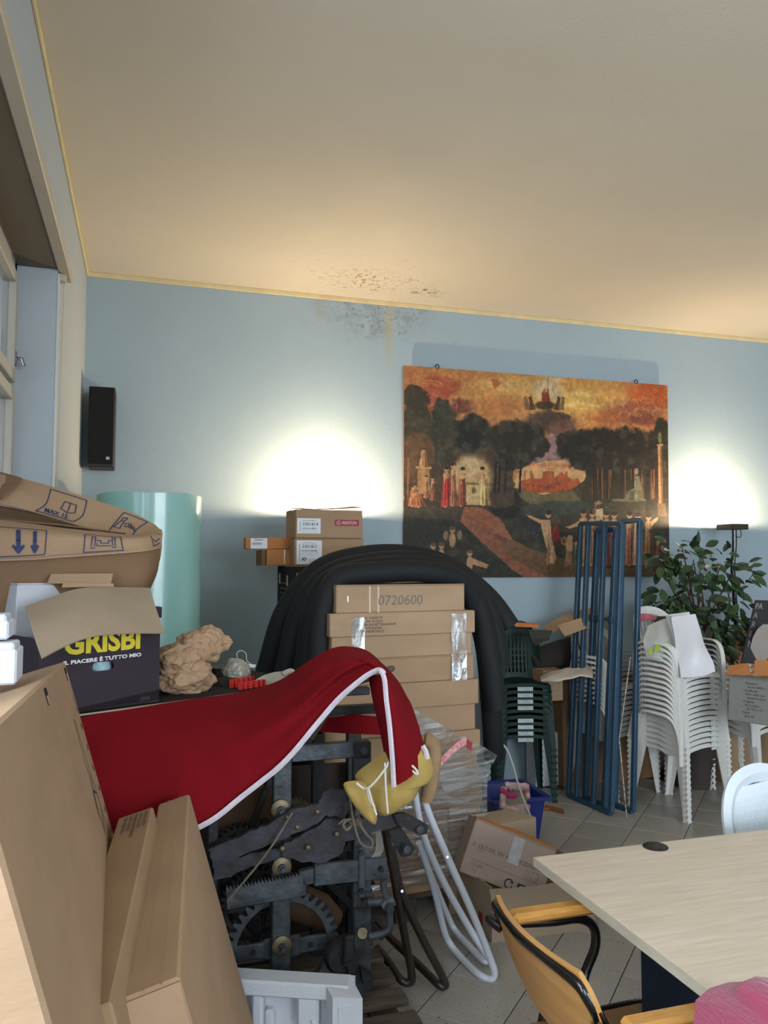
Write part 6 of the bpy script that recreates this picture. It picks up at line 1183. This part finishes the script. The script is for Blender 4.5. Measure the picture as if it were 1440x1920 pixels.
part('front_panel', MB().grid(surf(rows, 4, 4), .005), CARD3, t); wall_(qd, qa, hq*1.02, hq*.97); wall_(qc, q1, hq, hq*1.06); wall_(qd, qc, hq, hq, CARD3, 'back_panel'); part('base_panel', MB().poly3([qa, q1, qc, qd], (0, 0, .005)), CARD3, t)
decal(t, qd.lerp(qa, .72)+V((0, 0, .03)), (qa-qd), Z1, 0, 0, .03, .06, INKR, 'printed_mark', .002)
# tilted oil carton
BL_, BR_, TR_, TL_ = P(868, 1637, 3.34), P(1028, 1690, 3.36), P(1043, 1596, 3.42), P(893, 1536, 3.40)
exo = (TR_-TL_).normalized(); ezo = (TL_-BL_); ezo = (ezo-exo*ezo.dot(exo)); Ho = ezo.length; ezo.normalize(); Wo = (TR_-TL_).length
t, O, e_, f_, z_ = carton('oil_carton', 'brown-grey carton printed with oil grade, tilted on the beige open carton', TL_-ezo*Ho, exo, ezo, Wo, .13, Ho, card('cardboard_mauve', (172, 152, 138)), None, True, None, 'box', False)
part('flap', MB().grid(surf([[O+z_*Ho+f_*.002, O+e_*Wo*.5+z_*(Ho+.001)+f_*.002, O+e_*Wo+z_*Ho+f_*.002], [O+z_*(Ho+.006)+f_*.05, O+e_*Wo*.5+z_*(Ho+.016)+f_*.05, O+e_*Wo+z_*(Ho+.01)+f_*.045]], 2, 4), .004), CARDO, t)
txt('QLT OIL 5W 40 CT Y/22/N5918 N', .024, INKS, t, O+e_*.045+z_*(Ho*.53), e_, z_, width=Wo*.84, bold=.0004); lines(t, O, e_, z_, rect_segs(.02, Ho*.54, .028, Ho*.60)+[(.035, Ho*.30, Wo*.90, Ho*.30)], .0018, INKS); txt('12 UN.', .02, INKS, t, O+e_*.035+z_*(Ho*.19), e_, z_); txt('1 L', .02, INKS, t, O+e_*.045+z_*(Ho*.09), e_, z_); txt('HOMO', .008, INKS, t, O+e_*.048+z_*(Ho*.47), e_, z_)
lines(t, O, e_, z_, rect_segs(Wo*.72, Ho*.33, Wo*.88, Ho*.48)+[(Wo*.74, Ho*.44, Wo*.78, Ho*.44), (Wo*.74, Ho*.40, Wo*.78, Ho*.40), (Wo*.74, Ho*.37, Wo*.78, Ho*.37)]+[(Wo*.84+.018*math.cos(a), Ho*.405+.018*math.sin(a), Wo*.84+.018*math.cos(a+.7), Ho*.405+.018*math.sin(a+.7)) for a in np.arange(0, 6.28, .7)], .0014, INKS)
for k, x in enumerate((.68, .80)):
    decal(t, O, e_, z_, Wo*x, .008, Wo*x+.036, .044, INKB, 'printed_symbol'); c0 = O-f_*.0015+e_*(Wo*x)+z_*.008
    lines(t, O-f_*.0015, e_, z_, ([(Wo*x+.018, .012, Wo*x+.018, .036), (Wo*x+.018, .036, Wo*x+.009, .028), (Wo*x+.018, .036, Wo*x+.027, .028)] if k == 0 else [(Wo*x+.008, .034, Wo*x+.026, .034), (Wo*x+.008, .034, Wo*x+.008, .022), (Wo*x+.014, .024, Wo*x+.03, .018)]), .004, INKW)
lines(t, O, e_, z_, [(Wo*.58+.018*math.cos(a), .028+.018*math.sin(a), Wo*.58+.018*math.cos(a+.35), .028+.018*math.sin(a+.35)) for a in np.arange(.6, 5.6, .35)]+[(Wo*.58+.016, .036, Wo*.58+.006, .036)], .005, INKB)
part('clear_tape', MB().obox(O+e_*Wo*.48+z_*(Ho*.48)-f_*.002, e_*.052, f_*.0006, z_*(Ho*.5)), mat('milky_tape', (186, 184, 186), .25, var=.2, vs=30), t)
# darker carton between the stack and the open box, grey flap behind
carton('storage_carton', 'brown carton on the floor between the wrapped stack and beige carton', V((PZ(862, 1740).x, PZ(862, 1740).y+.12, 0)), ex, Z1, .16, .2, .47, CARD, None, True)
A, B, C, D = P(904, 1552, 3.42), P(1005, 1534, 3.5), P(1010, 1600, 3.5), P(915, 1610, 3.42); t = thing('storage_carton', 'grey-beige carton half hidden behind the tilted oil carton', 'box', V((A.x, A.y, 0)))
part('body', MB().poly3([V((A.x, A.y, 0)), V((B.x, B.y, 0)), V((B.x, B.y, B.z)), V((A.x, A.y, A.z))], V((-.05, .16, 0))), CARD3, t); part('flap', MB().obox(V((A.x, A.y, A.z+.0005)), B-A, V((-.02, .07, 0)), V((0, 0, .003))), CARD3, t)
# blue bin with paint tray
bc = PZ(1010, 1575); bz_ = .245; b0 = V((bc.x-.27, bc.y-.02, 0)); e1_ = V((.96, -.05, 0)).normalized(); e2_ = V((.05, .96, 0)).normalized()
t = thing('blue_bin', 'open royal-blue plastic bin on the tiles, painting tools on top', 'bin', b0)
bw, bd_ = .27, .30
for nm, p0, p1 in (('front_panel', (0, 0), (bw, 0)), ('side_panel', (bw, 0), (bw, bd_)), ('back_panel', (bw, bd_), (0, bd_)), ('side_panel', (0, bd_), (0, 0))):
    f0 = lambda p, k: b0+e1_*(p[0]+(p[0]/bw-.5)*k)+e2_*(p[1]+(p[1]/bd_-.5)*k)
    a, b_ = f0(p0, -.03), f0(p1, -.03); a2, b2_ = f0(p0, .03)+V((0, 0, bz_)), f0(p1, .03)+V((0, 0, bz_)); part(nm, MB().grid([[a, b_], [a2, b2_]], .004), BPL, t)
rim = [b0+e1_*(x*(bw+.07)-.035)+e2_*(y*(bd_+.07)-.035)+V((0, 0, bz_)) for x, y in ((0, 0), (1, 0), (1, 1), (0, 1))]; rb_ = MB()
for i in range(4): rb_.bar(rim[i], rim[(i+1) % 4], .03, .02, (0, 0, 1), .004)
part('rim', rb_, BPL, t); part('base', MB().obox(b0+V((0, 0, 0)), e1_*bw, e2_*bd_, V((0, 0, .006))), BPL, t)
t = thing('paint_tray', 'grey gridded paint tray with fleecy pink-white roller covers on the bin', 'paint tray', P(965, 1500, 4.1))
pa, pb, pc, pd = P(946, 1478, 4.22), P(988, 1474, 4.22), P(988, 1512, 4.08), P(948, 1514, 4.08); part('tray', MB().poly3([pa, pd, pc, pb], fw*.03), mat('tray_grey', (128, 126, 112), .6, var=.15), t)
for pp, r_ in (((P(948, 1474, 4.2), P(988, 1476, 4.2)), .022), ((P(944, 1520, 4.05), P(990, 1517, 4.05)), .028), ((P(944, 1478, 4.15), P(942, 1516, 4.05)), .018), ((P(988, 1476, 4.2), P(989, 1496, 4.12)), .014)):
    a, b_ = pp; pts_ = [a.lerp(b_, k/10)+V((0, 0, .004*math.sin(k*2.3))) for k in range(11)]; part('roller_cover', MB().tube(pts_, [r_*(.9+.16*((k*7) % 3)/2) for k in range(11)], 12), FLEECE, t)
single('magenta_rag', MB().add(*crumple(P(944, 1487, 4.12), .018, .02, .02, 44, 3, .4)).add(*crumple(P(960, 1492, 4.06), .03, .015, .013, 45, 3, .3)), MAG, 'magenta twisted rag lying over the paint tray', 'rag')
single('grey_wrapping', MB().add(*crumple(P(968, 1535, 4.02), .07, .05, .025, 51, 3, .4)), PLB, 'crumpled grey plastic wrapping in the front of the blue bin', 'plastic')
single('curved_rod', MB().tube(spl([P(934, 1391, 3.9), P(948, 1402, 3.92), P(960, 1430, 3.95), P(972, 1472, 3.98), P(984, 1505, 4.0), P(999, 1540, 4.02)], 6), .0055, 8), mat('ivory_plastic', (200, 196, 186), .4), 'bowed thin ivory plastic rod sprung between stack and blue bin', 'rod')
